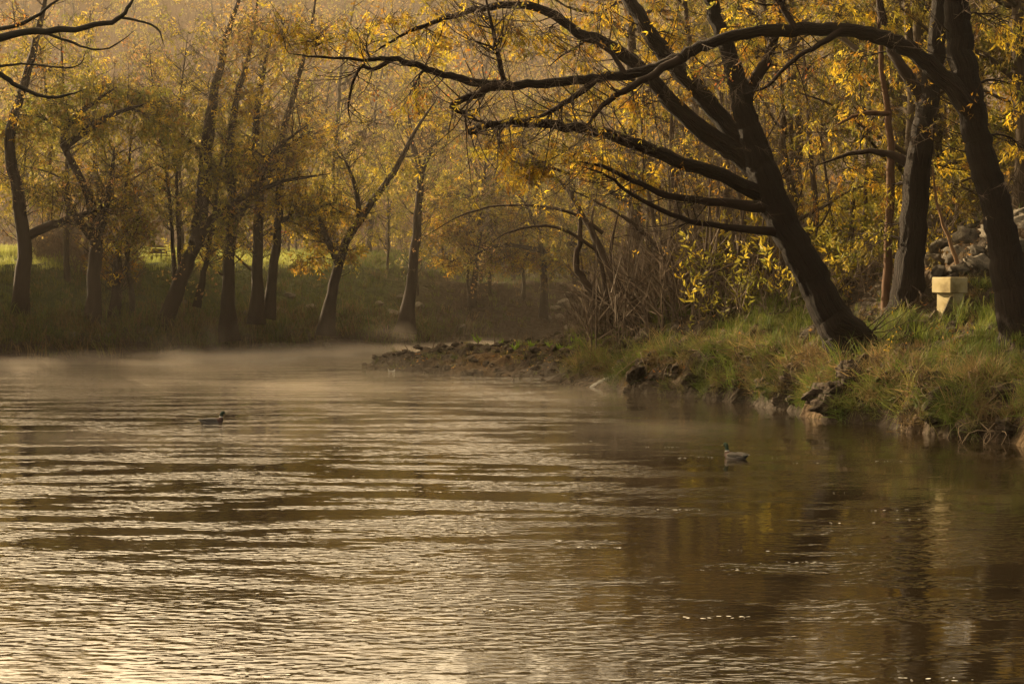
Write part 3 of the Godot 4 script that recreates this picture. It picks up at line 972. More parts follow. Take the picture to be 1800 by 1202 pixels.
	limb(t, trace([[1615, 300, 22], [1560, 270, 12], [1500, 270, 8], [1440, 290, 5]], 43.5, 45.0), "limb", 10)
	for c in [[1480, 120, 45, 80, 60, 12], [1540, 200, 45, 70, 60, 11], [1450, 220, 45.5, 70, 50, 10], [1500, 300, 45, 60, 50, 10], [1560, 330, 45, 50, 50, 9], [1640, 330, 44.5, 50, 60, 7], [1560, 60, 45, 80, 50, 10], [1700, 300, 45, 50, 60, 6]]:
		crown_px(t, c[0], c[1], c[2], c[3], c[4], c[5], "gold", 1.05, 0.34, 0.75)
	for c in [[1540, 400, 44, 50, 50, 7], [1500, 420, 45, 50, 50, 7], [1640, 420, 44.5, 40, 40, 4]]:
		crown_px(t, c[0], c[1], c[2], c[3], c[4], c[5], "olive", 1.0, 0.34, 0.75)
	finish(t)

	# a slim reddish stem left of it
	t = new_tree("sapling", "slim bare reddish stem standing close behind the upright furrowed trunk", "", Color(0.10, 0.055, 0.035))
	limb(t, trace([[1558, 575, 18], [1561, 470, 16], [1564, 350, 15], [1566, 250, 13], [1560, 180, 11], [1550, 100, 9], [1545, 0, 6]], 44.5, 45.0), "trunk", 10)
	limb(t, trace([[1565, 200, 10], [1530, 198, 9], [1500, 205, 6], [1465, 225, 4]], 44.8, 44.5), "limb", 8)
	for c in [[1520, 160, 45, 70, 60, 8], [1590, 100, 45, 60, 60, 7]]:
		crown_px(t, c[0], c[1], c[2], c[3], c[4], c[5], "gold", 1.0, 0.4, 0.7)
	finish(t)
	# the lit stem that leans among the rocks
	t = new_tree("sapling", "thin sunlit sapling leaning left above the concrete post", "", Color(0.20, 0.12, 0.06))
	limb(t, trace([[1692, 490, 8], [1684, 462, 8], [1672, 425, 7], [1660, 395, 6], [1645, 340, 5], [1640, 280, 3]], 43.6, 44.0), "trunk", 8)
	for c in [[1650, 330, 44, 40, 40, 5], [1690, 360, 44.5, 40, 30, 4]]:
		crown_px(t, c[0], c[1], c[2], c[3], c[4], c[5], "olive", 0.9, 0.35, 0.6)
	finish(t)

	# the leaning stems rising from the root of the spit
	t = new_tree("stem_cluster", "cluster of thin crooked stems fanning left from the root of the spit", "", Color(0.055, 0.04, 0.03))
	limb(t, trace([[1166, 610, 26], [1150, 575, 22], [1128, 548, 18], [1085, 500, 15], [1060, 445, 12], [1030, 390, 10], [998, 335, 7], [960, 290, 4]], 52.0, 53.0), "trunk", 10)
	limb(t, trace([[1118, 592, 22], [1105, 570, 18], [1068, 540, 16], [1034, 500, 14], [1013, 470, 12], [1018, 430, 10], [1019, 390, 8], [1005, 330, 5]], 53.0, 53.5), "trunk", 10)
	limb(t, trace([[1074, 590, 10], [1066, 520, 9], [1052, 450, 8], [1040, 400, 6], [1050, 330, 4]], 53.0, 53.5), "trunk", 8)
	limb(t, trace([[1130, 590, 14], [1112, 545, 12], [1090, 500, 9], [1075, 440, 7], [1090, 360, 4]], 53.5, 54.0), "trunk", 8)
	limb(t, trace([[1210, 600, 14], [1205, 500, 10], [1150, 430, 8], [1100, 385, 6], [1040, 350, 4], [960, 320, 2]], 52.5, 52.0), "limb", 8)
	limb(t, trace([[1060, 410, 8], [1000, 372, 6], [900, 360, 4], [820, 375, 3], [740, 420, 2]], 53.2, 53.0), "limb", 6)
	limb(t, trace([[1050, 440, 8], [980, 400, 6], [900, 405, 4], [860, 430, 2]], 53.2, 53.5), "limb", 6)
	for c in [[960, 370, 53, 110, 50, 16], [1060, 360, 53, 80, 60, 14], [860, 380, 53, 100, 40, 12], [1130, 420, 54, 60, 80, 10]]:
		crown_px(t, c[0], c[1], c[2], c[3], c[4], c[5], "bare", 0.9, 0.7, 0.4)
	for c in [[900, 330, 53, 90, 30, 4], [1000, 400, 53, 70, 40, 3]]:
		crown_px(t, c[0], c[1], c[2], c[3], c[4], c[5], "gold_sparse", 1.0, 0.7, 0.6)
	finish(t)
	# slim dark stems between the cluster and the leaning willow
	var slim := [[1160, 540, 1148, 380, 10, 56], [1185, 560, 1190, 400, 8, 55], [1225, 560, 1205, 420, 12, 54], [1252, 560, 1262, 380, 9, 53], [1290, 550, 1275, 380, 12, 53], [1330, 540, 1310, 400, 8, 52], [1275, 560, 1300, 430, 6, 50], [1215, 565, 1240, 440, 5, 50], [1445, 500, 1430, 330, 12, 52], [1490, 500, 1500, 330, 10, 54], [1360, 520, 1352, 430, 7, 50], [1530, 500, 1520, 360, 9, 55], [1180, 590, 1165, 480, 5, 52], [1400, 480, 1395, 300, 12, 58], [1172, 560, 1176, 420, 6, 57], [1200, 560, 1180, 440, 5, 53], [1238, 570, 1222, 400, 7, 56], [1265, 560, 1250, 430, 5, 51], [1300, 560, 1290, 420, 6, 55], [1315, 555, 1335, 430, 5, 50], [1345, 540, 1330, 380, 6, 54], [1145, 545, 1138, 400, 6, 59], [1100, 540, 1108, 400, 6, 60], [1210, 575, 1255, 470, 4, 50], [1375, 520, 1365, 380, 6, 55], [1470, 510, 1462, 380, 7, 56]]
	for s in slim:
		t = new_tree("slim_tree", "slim bare stem in the thicket between the spit and the leaning willow", "slim stems of the thicket", Color(0.075, 0.055, 0.04))
		var base := P(s[0], s[1], s[5])
		var g := right_height(base.x, base.z)
		var top := P(s[2] + (s[2] - s[0]) * 1.2, s[3] - 260, s[5] + 1.0)
		var r: float = s[4] * 0.5 * s[5] / FPX
		var foot := Vector3(base.x, g - 0.2, base.z)
		var mid := P(s[2], s[3], s[5] + 0.4)
		limb(t, [PackedVector3Array([foot, foot.lerp(mid, 0.5) + rvec() * 0.15, mid, mid.lerp(top, 0.5) + rvec() * 0.3, top]), PackedFloat32Array([r * 1.2, r, r * 0.85, r * 0.55, r * 0.25])], "trunk", 8)
		for k in 5:
			var c := foot.lerp(top, rnd(0.35, 1.0)) + rvec() * 1.0
			clump(t, c, Vector3(1.1, 1.2, 1.1), 7, "bare" if rng.randf() < 0.6 else "gold_sparse", 0.9, 0.6, 0.3)
		finish(t)

func far_trees() -> void:
	var group := ""
	var dark := Color(0.024, 0.0185, 0.013)
	# [label, trunk path, more limbs, depth, clumps [x, y, rx, ry, twigs, kind]]
	var list := [
		["wide dark trunk at the left edge of the far bank", [[30, 600, 52], [36, 520, 44], [42, 430, 38], [30, 340, 32], [15, 250, 28], [40, 150, 22], [70, 40, 16], [90, -60, 8]], [[[38, 420, 20], [90, 395, 16], [140, 380, 10], [200, 350, 6]]], 65.5, [[60, 330, 80, 60, 14, "olive_far"], [20, 220, 70, 60, 12, "gold_far"], [90, 120, 80, 60, 10, "bare"], [40, 30, 80, 60, 10, "tan_far"]]],
		["stout stump-like trunk with a head of shoots and a yellow-green willow crown", [[160, 590, 44], [164, 520, 38], [166, 450, 34], [168, 410, 34], [150, 330, 22], [110, 250, 18], [150, 190, 14], [210, 150, 8]], [[[170, 415, 20], [190, 340, 12], [200, 260, 8]], [[160, 415, 18], [120, 360, 12], [110, 300, 8]], [[110, 260, 16], [180, 210, 12], [260, 180, 7]]], 66.5, [[90, 175, 70, 40, 20, "green_far"], [170, 150, 70, 38, 20, "green_far"], [240, 165, 70, 38, 20, "green_far"], [30, 200, 70, 45, 18, "green_far"], [150, 210, 120, 40, 20, "olive_far"], [270, 215, 70, 45, 14, "green_far"], [300, 180, 40, 35, 8, "olive_far"], [170, 320, 60, 50, 14, "bare"]]],
		["short broken stump beside the trunk with the willow crown", [[200, 560, 26], [204, 500, 24], [206, 450, 22], [210, 415, 14]], [[[205, 440, 10], [225, 380, 7], [240, 320, 4]]], 67.5, [[225, 350, 50, 50, 14, "tan_far"], [250, 390, 50, 40, 14, "tan_far"]]],
		["dark trunk leaning right on the slope and forking beside the lawn", [[278, 605, 58], [292, 560, 46], [310, 510, 40], [328, 465, 36], [346, 425, 32], [375, 385, 22], [440, 340, 15], [500, 318, 11], [580, 305, 7]], [[[344, 430, 30], [350, 390, 26], [356, 330, 24], [364, 250, 22], [376, 160, 16], [400, 60, 12], [430, -40, 7]], [[440, 340, 12], [480, 270, 9], [540, 220, 5]]], 68.0, [[430, 260, 80, 50, 12, "olive_far"], [500, 270, 70, 50, 12, "gold_far"], [350, 160, 80, 70, 12, "bare"], [410, 60, 90, 70, 14, "tan_far"], [330, 250, 70, 60, 10, "olive_far"]]],
		["slender upright stem on the left of the lawn gap", [[308, 520, 12], [303, 430, 10], [296, 340, 9], [285, 260, 7], [270, 170, 5], [262, 80, 3]], [], 69.0, [[270, 200, 50, 60, 8, "olive_far"], [255, 100, 60, 60, 8, "tan_far"]]],
		["slender upright stem just left of the leaning forked trunk", [[318, 510, 12], [314, 420, 11], [310, 330, 10], [306, 240, 8], [318, 150, 5], [330, 60, 3]], [], 69.5, [[310, 220, 50, 60, 8, "gold_far"], [335, 80, 60, 60, 8, "bare"]]],
		["thin trunk leaning right on the shaded slope below the lawn", [[345, 540, 18], [358, 480, 15], [369, 420, 13], [378, 365, 10], [385, 300, 7], [400, 220, 4]], [], 68.5, [[395, 300, 50, 50, 8, "olive_far"], [380, 430, 40, 30, 4, "gold_far"]]],
		["rough dark trunk right of the lawn gap with shoots along it", [[402, 600, 46], [400, 530, 36], [402, 450, 30], [408, 370, 26], [402, 280, 22], [415, 180, 17], [440, 80, 12], [455, -20, 7]], [[[405, 400, 14], [440, 350, 10], [470, 290, 6]]], 68.6, [[400, 380, 40, 50, 10, "olive_far"], [430, 170, 80, 60, 12, "gold_far"], [455, 40, 90, 70, 14, "tan_far"]]],
		["left one of the pair of tall trunks in the middle of the far bank", [[450, 570, 38], [452, 500, 31], [453, 420, 27], [456, 330, 24], [448, 240, 20], [460, 140, 15], [480, 40, 9]], [[[456, 320, 12], [500, 260, 8], [550, 230, 4]]], 69.5, [[480, 200, 80, 60, 12, "bare"], [490, 60, 90, 70, 14, "tan_far"], [440, 270, 60, 50, 8, "olive_far"]]],
		["right one of the pair of tall trunks in the middle of the far bank", [[470, 560, 32], [478, 500, 27], [486, 420, 23], [491, 340, 21], [494, 250, 18], [520, 150, 14], [545, 50, 9], [560, -40, 5]], [[[489, 390, 10], [530, 375, 8], [590, 355, 4]]], 70.0, [[540, 180, 80, 60, 12, "bare"], [560, 60, 90, 70, 14, "tan_far"], [510, 300, 60, 50, 8, "gold_far"]]],
		["dark trunk leaning right wrapped in bright yellow leaves", [[572, 590, 40], [580, 530, 32], [590, 490, 27], [606, 430, 23], [632, 388, 20], [668, 335, 18], [698, 292, 15], [730, 230, 10], [770, 170, 6]], [[[596, 470, 14], [570, 410, 10], [550, 360, 6]], [[632, 388, 12], [625, 330, 9], [600, 270, 6]]], 71.0, [[560, 410, 55, 50, 20, "gold_far"], [540, 455, 45, 30, 14, "gold_far"], [590, 360, 60, 45, 14, "gold_far"], [620, 440, 40, 30, 10, "gold_far"], [700, 280, 60, 50, 9, "olive_far"], [640, 250, 70, 50, 8, "bare"]]],
		["straight dark trunk with a short fork standing alone on the far bank", [[712, 585, 44], [718, 530, 34], [726, 470, 28], [733, 400, 23], [738, 330, 21], [738, 300, 20], [726, 255, 14], [715, 180, 8]], [[[738, 310, 12], [752, 275, 9], [762, 235, 6], [780, 170, 3]]], 74.5, [[700, 220, 70, 50, 10, "bare"], [760, 200, 60, 50, 8, "gold_far"]]],
		["slim tree half hidden by yellow leaves behind the spit", [[828, 540, 17], [836, 470, 14], [845, 400, 13], [848, 340, 10], [855, 260, 7]], [], 80.0, [[830, 440, 60, 40, 20, "gold_far"], [790, 400, 70, 50, 22, "gold_far"], [870, 400, 60, 50, 20, "olive_far"], [780, 455, 50, 30, 12, "gold_far"], [830, 340, 90, 60, 18, "olive_far"], [760, 350, 70, 60, 14, "gold_far"]]],
		["bushy tree hanging yellow leaves over the dark bank behind the spit", [[955, 560, 20], [958, 480, 17], [950, 420, 14], [930, 370, 10], [900, 330, 6]], [[[955, 470, 12], [1000, 430, 9], [1050, 430, 5]], [[950, 440, 10], [880, 430, 7], [830, 450, 4]]], 79.0, [[930, 450, 70, 35, 30, "gold_far"], [1000, 460, 60, 30, 28, "gold_far"], [880, 445, 60, 35, 24, "gold_far"], [1060, 440, 50, 40, 18, "olive_far"], [940, 390, 90, 45, 24, "gold_far"], [1020, 390, 70, 50, 16, "olive_far"]]],
	]
	for e in list:
		var t := new_tree("far_tree", e[0], group, dark)
		var d: float = e[3]
		var first: Array = e[1][0]
		var foot := P(first[0], first[1], d)
		var way := trace(e[1], d, d + 0.6)
		for k in (way[1] as PackedFloat32Array).size(): way[1][k] *= 0.66
		way[1][0] *= 1.45
		(way[0] as PackedVector3Array)[0].y = minf(foot.y, far_height(foot.x, foot.z) - 0.3)
		limb(t, way, "trunk", 14)
		for l in e[2]: limb(t, trace(l, d + 0.3, d + rnd(-1.5, 2.0)), "limb", 8)
		for c in e[4]: crown_px(t, c[0], c[1], d + rnd(-1.0, 1.5), c[2], c[3], int(c[4] * 2.0), c[5], 0.9, 0.36 if c[5] != "bare" else 0.6, 0.4)
		shoots(t, 60, "bare", 0.6, 2.4, 0.8, 0.4)
		shoots(t, 90, ["gold_far", "olive_far", "tan_far"][rng.randi() % 3], 0.6, 2.4, 0.8, 0.5)
		finish(t)
	# dark branches reaching in from a tree on the near left bank
	var t := new_tree("overhanging_tree", "tree outside the left edge whose bare dark branches reach in at the top left", "", Color(0.035, 0.028, 0.02))
	limb(t, trace([[-700, 900, 120], [-690, 700, 90], [-670, 450, 75], [-640, 250, 60], [-600, 50, 48], [-560, -150, 36], [-520, -380, 20]], 38.0, 39.0), "trunk", 16)
	limb(t, trace([[-645, 280, 40], [-480, 170, 30], [-300, 115, 24], [-120, 85, 18], [0, 64, 14], [60, 55, 12], [150, 48, 10], [205, 32, 8], [225, 10, 6], [240, -8, 5]], 38.6, 40.0), "limb", 10)
	limb(t, trace([[207, 30, 6], [250, 38, 4], [275, 50, 4], [289, 82, 2]], 40.0, 39.8), "limb", 6)
	limb(t, trace([[80, 58, 6], [120, 72, 5], [160, 86, 4], [200, 80, 3], [237, 52, 2]], 39.9, 39.6), "limb", 6)
	limb(t, trace([[-630, 230, 30], [-400, 110, 22], [-200, 90, 15], [-60, 100, 12], [0, 130, 9], [30, 150, 8], [75, 170, 6], [110, 168, 5], [146, 158, 3]], 38.6, 39.4), "limb", 8)
	limb(t, trace([[-120, 85, 12], [-40, 60, 9], [40, 40, 7], [90, 8, 5], [130, -20, 3]], 39.4, 39.8), "limb", 6)
	limb(t, trace([[-60, 100, 8], [0, 115, 6], [50, 112, 4], [130, 118, 3], [150, 90, 2]], 39.3, 39.0), "limb", 6)
	for c in [[20, 20, 39.8, 60, 30, 8], [-60, 60, 39.4, 80, 60, 10], [60, 90, 39.6, 60, 30, 4]]:
		crown_px(t, c[0], c[1], c[2], c[3], c[4], c[5], "rust_sparse", 0.9, 0.5, 0.5)
	finish(t)

func woods() -> void:
	# trees behind the right bank, close enough for their leaves to show
	var t := new_tree("yellow_tree", "yellow-leaved tree in the wood behind the right bank", "yellow trees behind the right bank", Color(0.06, 0.045, 0.03))
	grown(t, 13.0, 0.16, Vector3(-0.10, 0, 0.02), 0.12, 15, 3.4, "gold", 16, 0.8, 0.30, 0.7, 0.45)
	var u := new_tree("olive_tree", "tall olive and yellow tree in the wood behind the right bank", "olive trees behind the right bank", Color(0.06, 0.045, 0.03))
	grown(u, 15.0, 0.2, Vector3(-0.05, 0, -0.03), 0.10, 16, 3.6, "olive", 17, 0.85, 0.32, 0.7, 0.5)
	var spots := [[8.5, -52, 0], [11.5, -50, 1], [14.0, -47, 0], [17.0, -49, 1], [6.5, -58, 0], [10.0, -60, 1], [14.0, -57, 0], [18.0, -58, 1], [21.0, -53, 0], [4.5, -62, 1], [9.0, -67, 0], [15.0, -66, 1], [21.0, -64, 0], [26.0, -60, 1], [12.5, -74, 0], [20.0, -74, 1], [27.0, -72, 0], [19.0, -43, 0], [24.0, -47, 1], [16.0, -53, 0], [7.0, -72, 1], [12.5, -53.5, 1], [8.0, -62.5, 1], [17.5, -70, 0], [24.0, -67, 1], [11.5, -79, 0], [16.5, -80, 1], [23.0, -80, 0], [30.0, -66, 1], [28.0, -53, 0], [22.5, -58.5, 1]]
	var used := [false, false]
	for s in spots:
		var which := 0 if s[2] == 0 and (not used[0] or rng.randf() < 0.45) else 1
		var src: Wood = t if which == 0 else u
		var at := Vector3(s[0], right_height(s[0], s[1]), s[1])
		if not used[which]:
			used[which] = true
			src.node.position = at
		else:
			copy_tree(src, at, rnd(0, TAU), rnd(1.05, 1.5))
	# unseen trees past the frame, added to shade the trunks and cut the skylight
	for s in [[20, -30, 1], [25, -24, 0], [24, -14, 1], [28, -4, 0], [26, 8, 1], [16, 16, 0], [6, 20, 1], [-4, 22, 0], [-14, 20, 1], [-24, 16, 0], [34, -14, 1], [34, 4, 0], [20, 26, 1], [0, 30, 0], [-18, 30, 1], [-32, 2, 0], [-33, -12, 1], [-27, -59.2, 0], [-29, -71.5, 1], [-30, -67.5, 0], [-29.5, -63.5, 1], [-38, -75, 1], [-24.5, -66.5, 0], [-27.5, -54.4, 1], [-27, -49.5, 0], [-27, -44.7, 1], [-29, -39.0, 0], [-36, -65.3, 1], [-36, -60.4, 0], [-36, -55.6, 1], [-46, -70.8, 0], [-46, -64.8, 1], [-36, -49, 0], [-45, -58, 1], [-31.5, -62.5, 1]]:
		copy_tree(t if s[2] == 0 else u, Vector3(s[0], maxf(1.0, far_height(s[0], s[1])), s[1]), rnd(0, TAU), rnd(1.2, 1.5), "tall leafy tree added unseen outside the view to block light", "unseen trees added to block light")
	# the hazy wood beyond the lawn
	var a := new_tree("wood_tree", "slim bare brown tree in the hazy wood beyond the far bank", "bare trees of the hazy wood", Color(0.07, 0.055, 0.04))
	grown(a, 16.0, 0.17, Vector3(0.04, 0, 0), 0.30, 12, 3.4, "tan_far", 11, 1.0, 0.6, 0.2, 0.9)
	var b := new_tree("leafy_wood_tree", "yellowing tree in the hazy wood beyond the far bank", "yellowing trees of the hazy wood", Color(0.06, 0.05, 0.035))
	grown(b, 14.0, 0.16, Vector3(-0.05, 0, 0.03), 0.22, 13, 3.4, "olive_far", 10, 1.1, 0.55, 0.4, 0.6)
	var c := new_tree("pole_tree", "pale straight pole-like trunk with a sparse rusty crown beyond the lawn", "pale pole-like trees beyond the lawn", Color(0.26, 0.22, 0.17))
	grown(c, 18.0, 0.15, Vector3(0.02, 0, 0), 0.5, 9, 2.4, "tan_far", 9, 1.0, 0.6, 0.2, 1.0)
	var src := [a, b, c]
	var placed := [false, false, false]
	var kinds := 0
	for row in [[-84.0, 9, 0.68, -34.0, 6.0], [-91.0, 11, 0.72, -36.0, 9.0], [-99.0, 13, 0.78, -40.0, 14.0], [-108.0, 14, 0.8, -42.0, 20.0], [-120.0, 14, 0.85, -44.0, 26.0], [-132.0, 15, 0.85, -46.0, 30.0], [-145.0, 18, 0.62, -48.0, 34.0], [-158.0, 20, 0.55, -50.0, 38.0], [-170.0, 18, 0.5, -54.0, 42.0]]:
		for i in int(row[1]):
			var x: float = lerpf(row[3], row[4], (i + rnd(0.15, 0.85)) / row[1])
			var z: float = row[0] + rnd(-3.5, 3.5)
			# the lawn stays open
			if z > -92.0 and x > -17.0 and x < -10.0: continue
			var lane := -0.67 * x + 0.74 * z
			if x < -17.0 and z > -116.0 and lane < -39.0 and lane > -58.0: continue      # the gap that lets the sun onto the lawn
			var y := far_height(x, z)
			if y < 1.0: continue
			var k: int = [0, 1, 0, 2, 1, 0][kinds % 6]
			kinds += 1
			var at := Vector3(x, y - 0.1, z)
			if not placed[k]:
				placed[k] = true
				(src[k] as Wood).node.position = at
			else:
				copy_tree(src[k], at, rnd(0, TAU), row[2] * rnd(0.8, 1.2))
	for s in [[-2, -103], [3, -106], [8, -102], [13, -108], [5, -116], [0, -120], [10, -120], [16, -116], [-5, -112]]:
		copy_tree(b if rng.randf() < 0.5 else a, Vector3(s[0], far_height(s[0], s[1]) - 0.1, s[1]), rnd(0, TAU), rnd(0.95, 1.2))
	# young trees along the top of the far bank
	for s in [[-25, -66], [-22, -72], [-20, -70], [-26, -76], [-17.5, -73], [-8, -79], [-6, -82], [-9.5, -84], [-3.5, -85], [-1, -83], [1.5, -86], [4, -88], [-5, -90], [7, -90], [0, -92], [10, -87], [-12, -92], [-16, -94], [-7, -95], [-2, -81], [0.5, -83.5], [3, -85], [5.5, -86.5], [-4.5, -80.5], [2, -90], [-3, -88], [-15.5, -90], [-18, -95], [-11, -98], [-22, -93], [-28, -88], [-30, -95], [8.5, -92]]:
		copy_tree(b if rng.randf() < 0.7 else a, Vector3(s[0], far_height(s[0], s[1]) - 0.1, s[1]), rnd(0, TAU), rnd(0.4, 0.68), "low young yellowing tree along the top edge of the far bank", "young trees on top of the far bank")
	for i in 16:
		var p := P(lerpf(-20.0, 900.0, (i + rnd(0.1, 0.9)) / 16.0), 500, rnd(67.0, 79.0))
		if far_height(p.x, p.z) < 0.9: continue
		copy_tree(b if rng.randf() < 0.6 else a, Vector3(p.x, far_height(p.x, p.z) - 0.1, p.z), rnd(0, TAU), rnd(0.6, 0.95), "slim young tree between the dark trunks of the far bank", "slim trees on the far bank")
	# brushwood: too many shoots to count
	var xf := []; var cf := []
	for i in 5200:
		var x := rnd(-50.0, 34.0)
		var z := rnd(-185.0, -84.0)
		if z > -96.0 and x > -20.0 and x < -7.0: continue
		var y := far_height(x, z)
		if y < 0.8: continue
		xf.append(upright(Vector3(x, y - 0.1, z), rnd(1.2, 3.4), rvec() * 0.35)); cf.append(pick("bare"))
	for i in 2600:
		var x := rnd(2.0, 24.0)
		var z := rnd(-72.0, -46.0)
		var d := right_inside(x, z)
		if d < 2.5: continue
		xf.append(upright(Vector3(x, right_height_at(d, x, z) - 0.1, z), rnd(0.9, 2.6), rvec() * 0.35)); cf.append(pick("bare"))
	for i in 420:
		var p := P(rnd(1030, 1420), 560, rnd(50.0, 60.0))
		var d := right_inside(p.x, p.z)
		if d < 1.2: continue
		xf.append(upright(Vector3(p.x, right_height_at(d, p.x, p.z) - 0.1, p.z), rnd(1.6, 4.6), Vector3(rnd(-0.4, 0.15), 0, rnd(-0.2, 0.2)))); cf.append(pick("bare"))
	for i in 700:
		var p := P(rnd(60, 240), rnd(430, 470), 71.0 + rnd(-1.5, 2.5))
		xf.append(upright(Vector3(p.x, far_height(p.x, p.z) - 0.1, p.z), rnd(0.8, 2.4), rvec() * 0.4)); cf.append(pick("bare") * 1.3)
	tag(many("brushwood", sprays.bare.mesh, M.twig, xf, cf, self), "tangle of thin bare shoots filling the woods on both banks", "brushwood")
	xf = []; cf = []
	for i in 5200:
		var right := rng.randf() < 0.5
		var x := rnd(5.0, 26.0) if right else rnd(-50.0, 30.0)
		var z := rnd(-74.0, -47.0) if right else rnd(-180.0, -93.0)
		var y := right_height(x, z) if right else far_height(x, z)
		if y < 1.2: continue
		xf.append(upright(Vector3(x, y + rnd(0.0, 2.2), z), rnd(0.8, 1.5), rvec() * 1.2)); cf.append(pick("olive_far"))
	tag(many("undergrowth", sprays.olive_far.mesh, M.leaf, xf, cf, self), "yellowing low shrubs under the trees of both woods", "undergrowth")

# ---------------------------------------------------------------- ducks
func loft(rings: Array, sides: int, paint: Callable) -> ArrayMesh:
	var mb := MB.new()
	var k := rings.size()
	for i in k:
		var p := Vector3(rings[i][0], rings[i][1], 0)
		var q0 := Vector3(rings[maxi(i - 1, 0)][0], rings[maxi(i - 1, 0)][1], 0)
		var q1 := Vector3(rings[mini(i + 1, k - 1)][0], rings[mini(i + 1, k - 1)][1], 0)
		var t := (q1 - q0).normalized()
		var up := Vector3(0, 0, 1).cross(t)
		for s in sides:
			var a := TAU * s / sides
			mb.v.append(p + up * sin(a) * rings[i][2] + Vector3(0, 0, 1) * cos(a) * rings[i][3])
			mb.c.append(paint.call(float(i) / (k - 1), p, sin(a)))
	for i in k - 1:
		for s in sides:
			var a := i * sides + s
			var b := i * sides + (s + 1) % sides
			mb.tri(a, a + sides, b); mb.tri(b, a + sides, b + sides)
	for e in [0, k - 1]:
		var m := mb.v.size()
		mb.v.append(Vector3(rings[e][0], rings[e][1], 0))
		mb.c.append(mb.c[e * sides])
		for s in sides:
			var a: int = e * sides + s
			var b: int = e * sides + (s + 1) % sides
			if e == 0: mb.tri(m, a, b)
			else: mb.tri(m, b, a)
	mb.smooth()
	if mb.n[sides * (k / 2)].z < 0.0:
		for q in range(0, mb.idx.size(), 3):
			var h := mb.idx[q + 1]
			mb.idx[q + 1] = mb.idx[q + 2]
			mb.idx[q + 2] = h
		mb.smooth()
	return mb.commit()

func finer(rings: Array, per: int) -> Array:
	var out := []
	for i in rings.size() - 1:
		for s in per:
			var t := float(s) / per
			var row := []
			for q in 4:
				row.append(cubic_interpolate(rings[i][q], rings[i + 1][q], rings[maxi(i - 1, 0)][q], rings[mini(i + 2, rings.size() - 1)][q], t))
			out.append(row)
	out.append(rings[rings.size() - 1])
	return out

func duck_paint(f: float, p: Vector3, up: float) -> Color:
	if p.y > 0.150 and p.x > 0.15: return Color(0.012, 0.03, 0.018)
	if p.y > 0.133 and p.x > 0.15: return Color(0.35, 0.34, 0.31)
	if p.x > 0.13: return Color(0.06, 0.035, 0.025)
	if p.x < -0.22: return Color(0.03, 0.028, 0.025)
	return Color(0.10, 0.09, 0.08).lerp(Color(0.04, 0.034, 0.028), smoothstep(0.4, 0.9, up))

func drake(at: Vector3, turn: float, s: float, neck: float, label: String) -> void:
	var d := thing("duck", at)
	d.rotation.y = turn
	d.scale = Vector3(s, s, s)
	tag(d, label, "duck", "")
	var n := neck
	var body := [[-0.29, 0.075, 0.006, 0.02], [-0.25, 0.068, 0.028, 0.055], [-0.18, 0.045, 0.062, 0.092], [-0.06, 0.025, 0.090, 0.122], [0.06, 0.022, 0.098, 0.122], [0.145, 0.045, 0.086, 0.094], [0.185, 0.09, 0.060, 0.056], [0.197, 0.135 * n, 0.040, 0.036], [0.203, 0.175 * n, 0.036, 0.034], [0.214, 0.21 * n, 0.041, 0.036], [0.238, 0.228 * n, 0.041, 0.035], [0.262, 0.222 * n, 0.026, 0.024], [0.278, 0.214 * n, 0.010, 0.013]]
	part("body", loft(finer(body, 4), 18, duck_paint), M.feather, d)
	var hy := 0.218 * n
	part("bill", loft([[0.262, hy - 0.004, 0.014, 0.015], [0.292, hy - 0.012, 0.011, 0.018], [0.326, hy - 0.019, 0.008, 0.021], [0.348, hy - 0.022, 0.004, 0.014]], 10, func(_f, _p, _u): return Color(0.10, 0.09, 0.03)), M.feather, d)
	for z in [-1.0, 1.0]:
		var w := part("wing", loft(finer([[-0.25, 0.085, 0.004, 0.004], [-0.17, 0.082, 0.030, 0.014], [-0.06, 0.078, 0.048, 0.020], [0.05, 0.078, 0.045, 0.020], [0.11, 0.076, 0.018, 0.010]], 3), 12, func(f, _p, u): return Color(0.09, 0.08, 0.07) if f > 0.35 else (Color(0.3, 0.28, 0.25) if u < -0.3 else Color(0.05, 0.042, 0.035))), M.feather, d)
		w.position = Vector3(0, 0, z * 0.092)
		w.rotation.x = z * 0.42
		var e := SphereMesh.new()
		e.radius = 0.0055
		e.height = 0.011
		e.radial_segments = 10
		e.rings = 6
		part("eye", e, M.dark_metal, d).position = Vector3(0.248, hy + 0.018, z * 0.031)
	var tail := MB.new()
	for k in 7:
		var a := (k - 3) * 0.16
		var o := Vector3(-0.25, 0.082 + 0.004 * (k % 2), 0)
		var dir := Vector3(-cos(a), 0.18, sin(a))
		var side := Vector3(sin(a), 0, cos(a)) * 0.011
		tail.face(o - side, o + dir * 0.085 - side * 0.7, o + side, Color(0.22, 0.20, 0.18))
		tail.face(o + side, o + dir * 0.085 - side * 0.7, o + dir * 0.085 + side * 0.7, Color(0.22, 0.20, 0.18))
	part("tail", tail.commit(), M.feather, d)

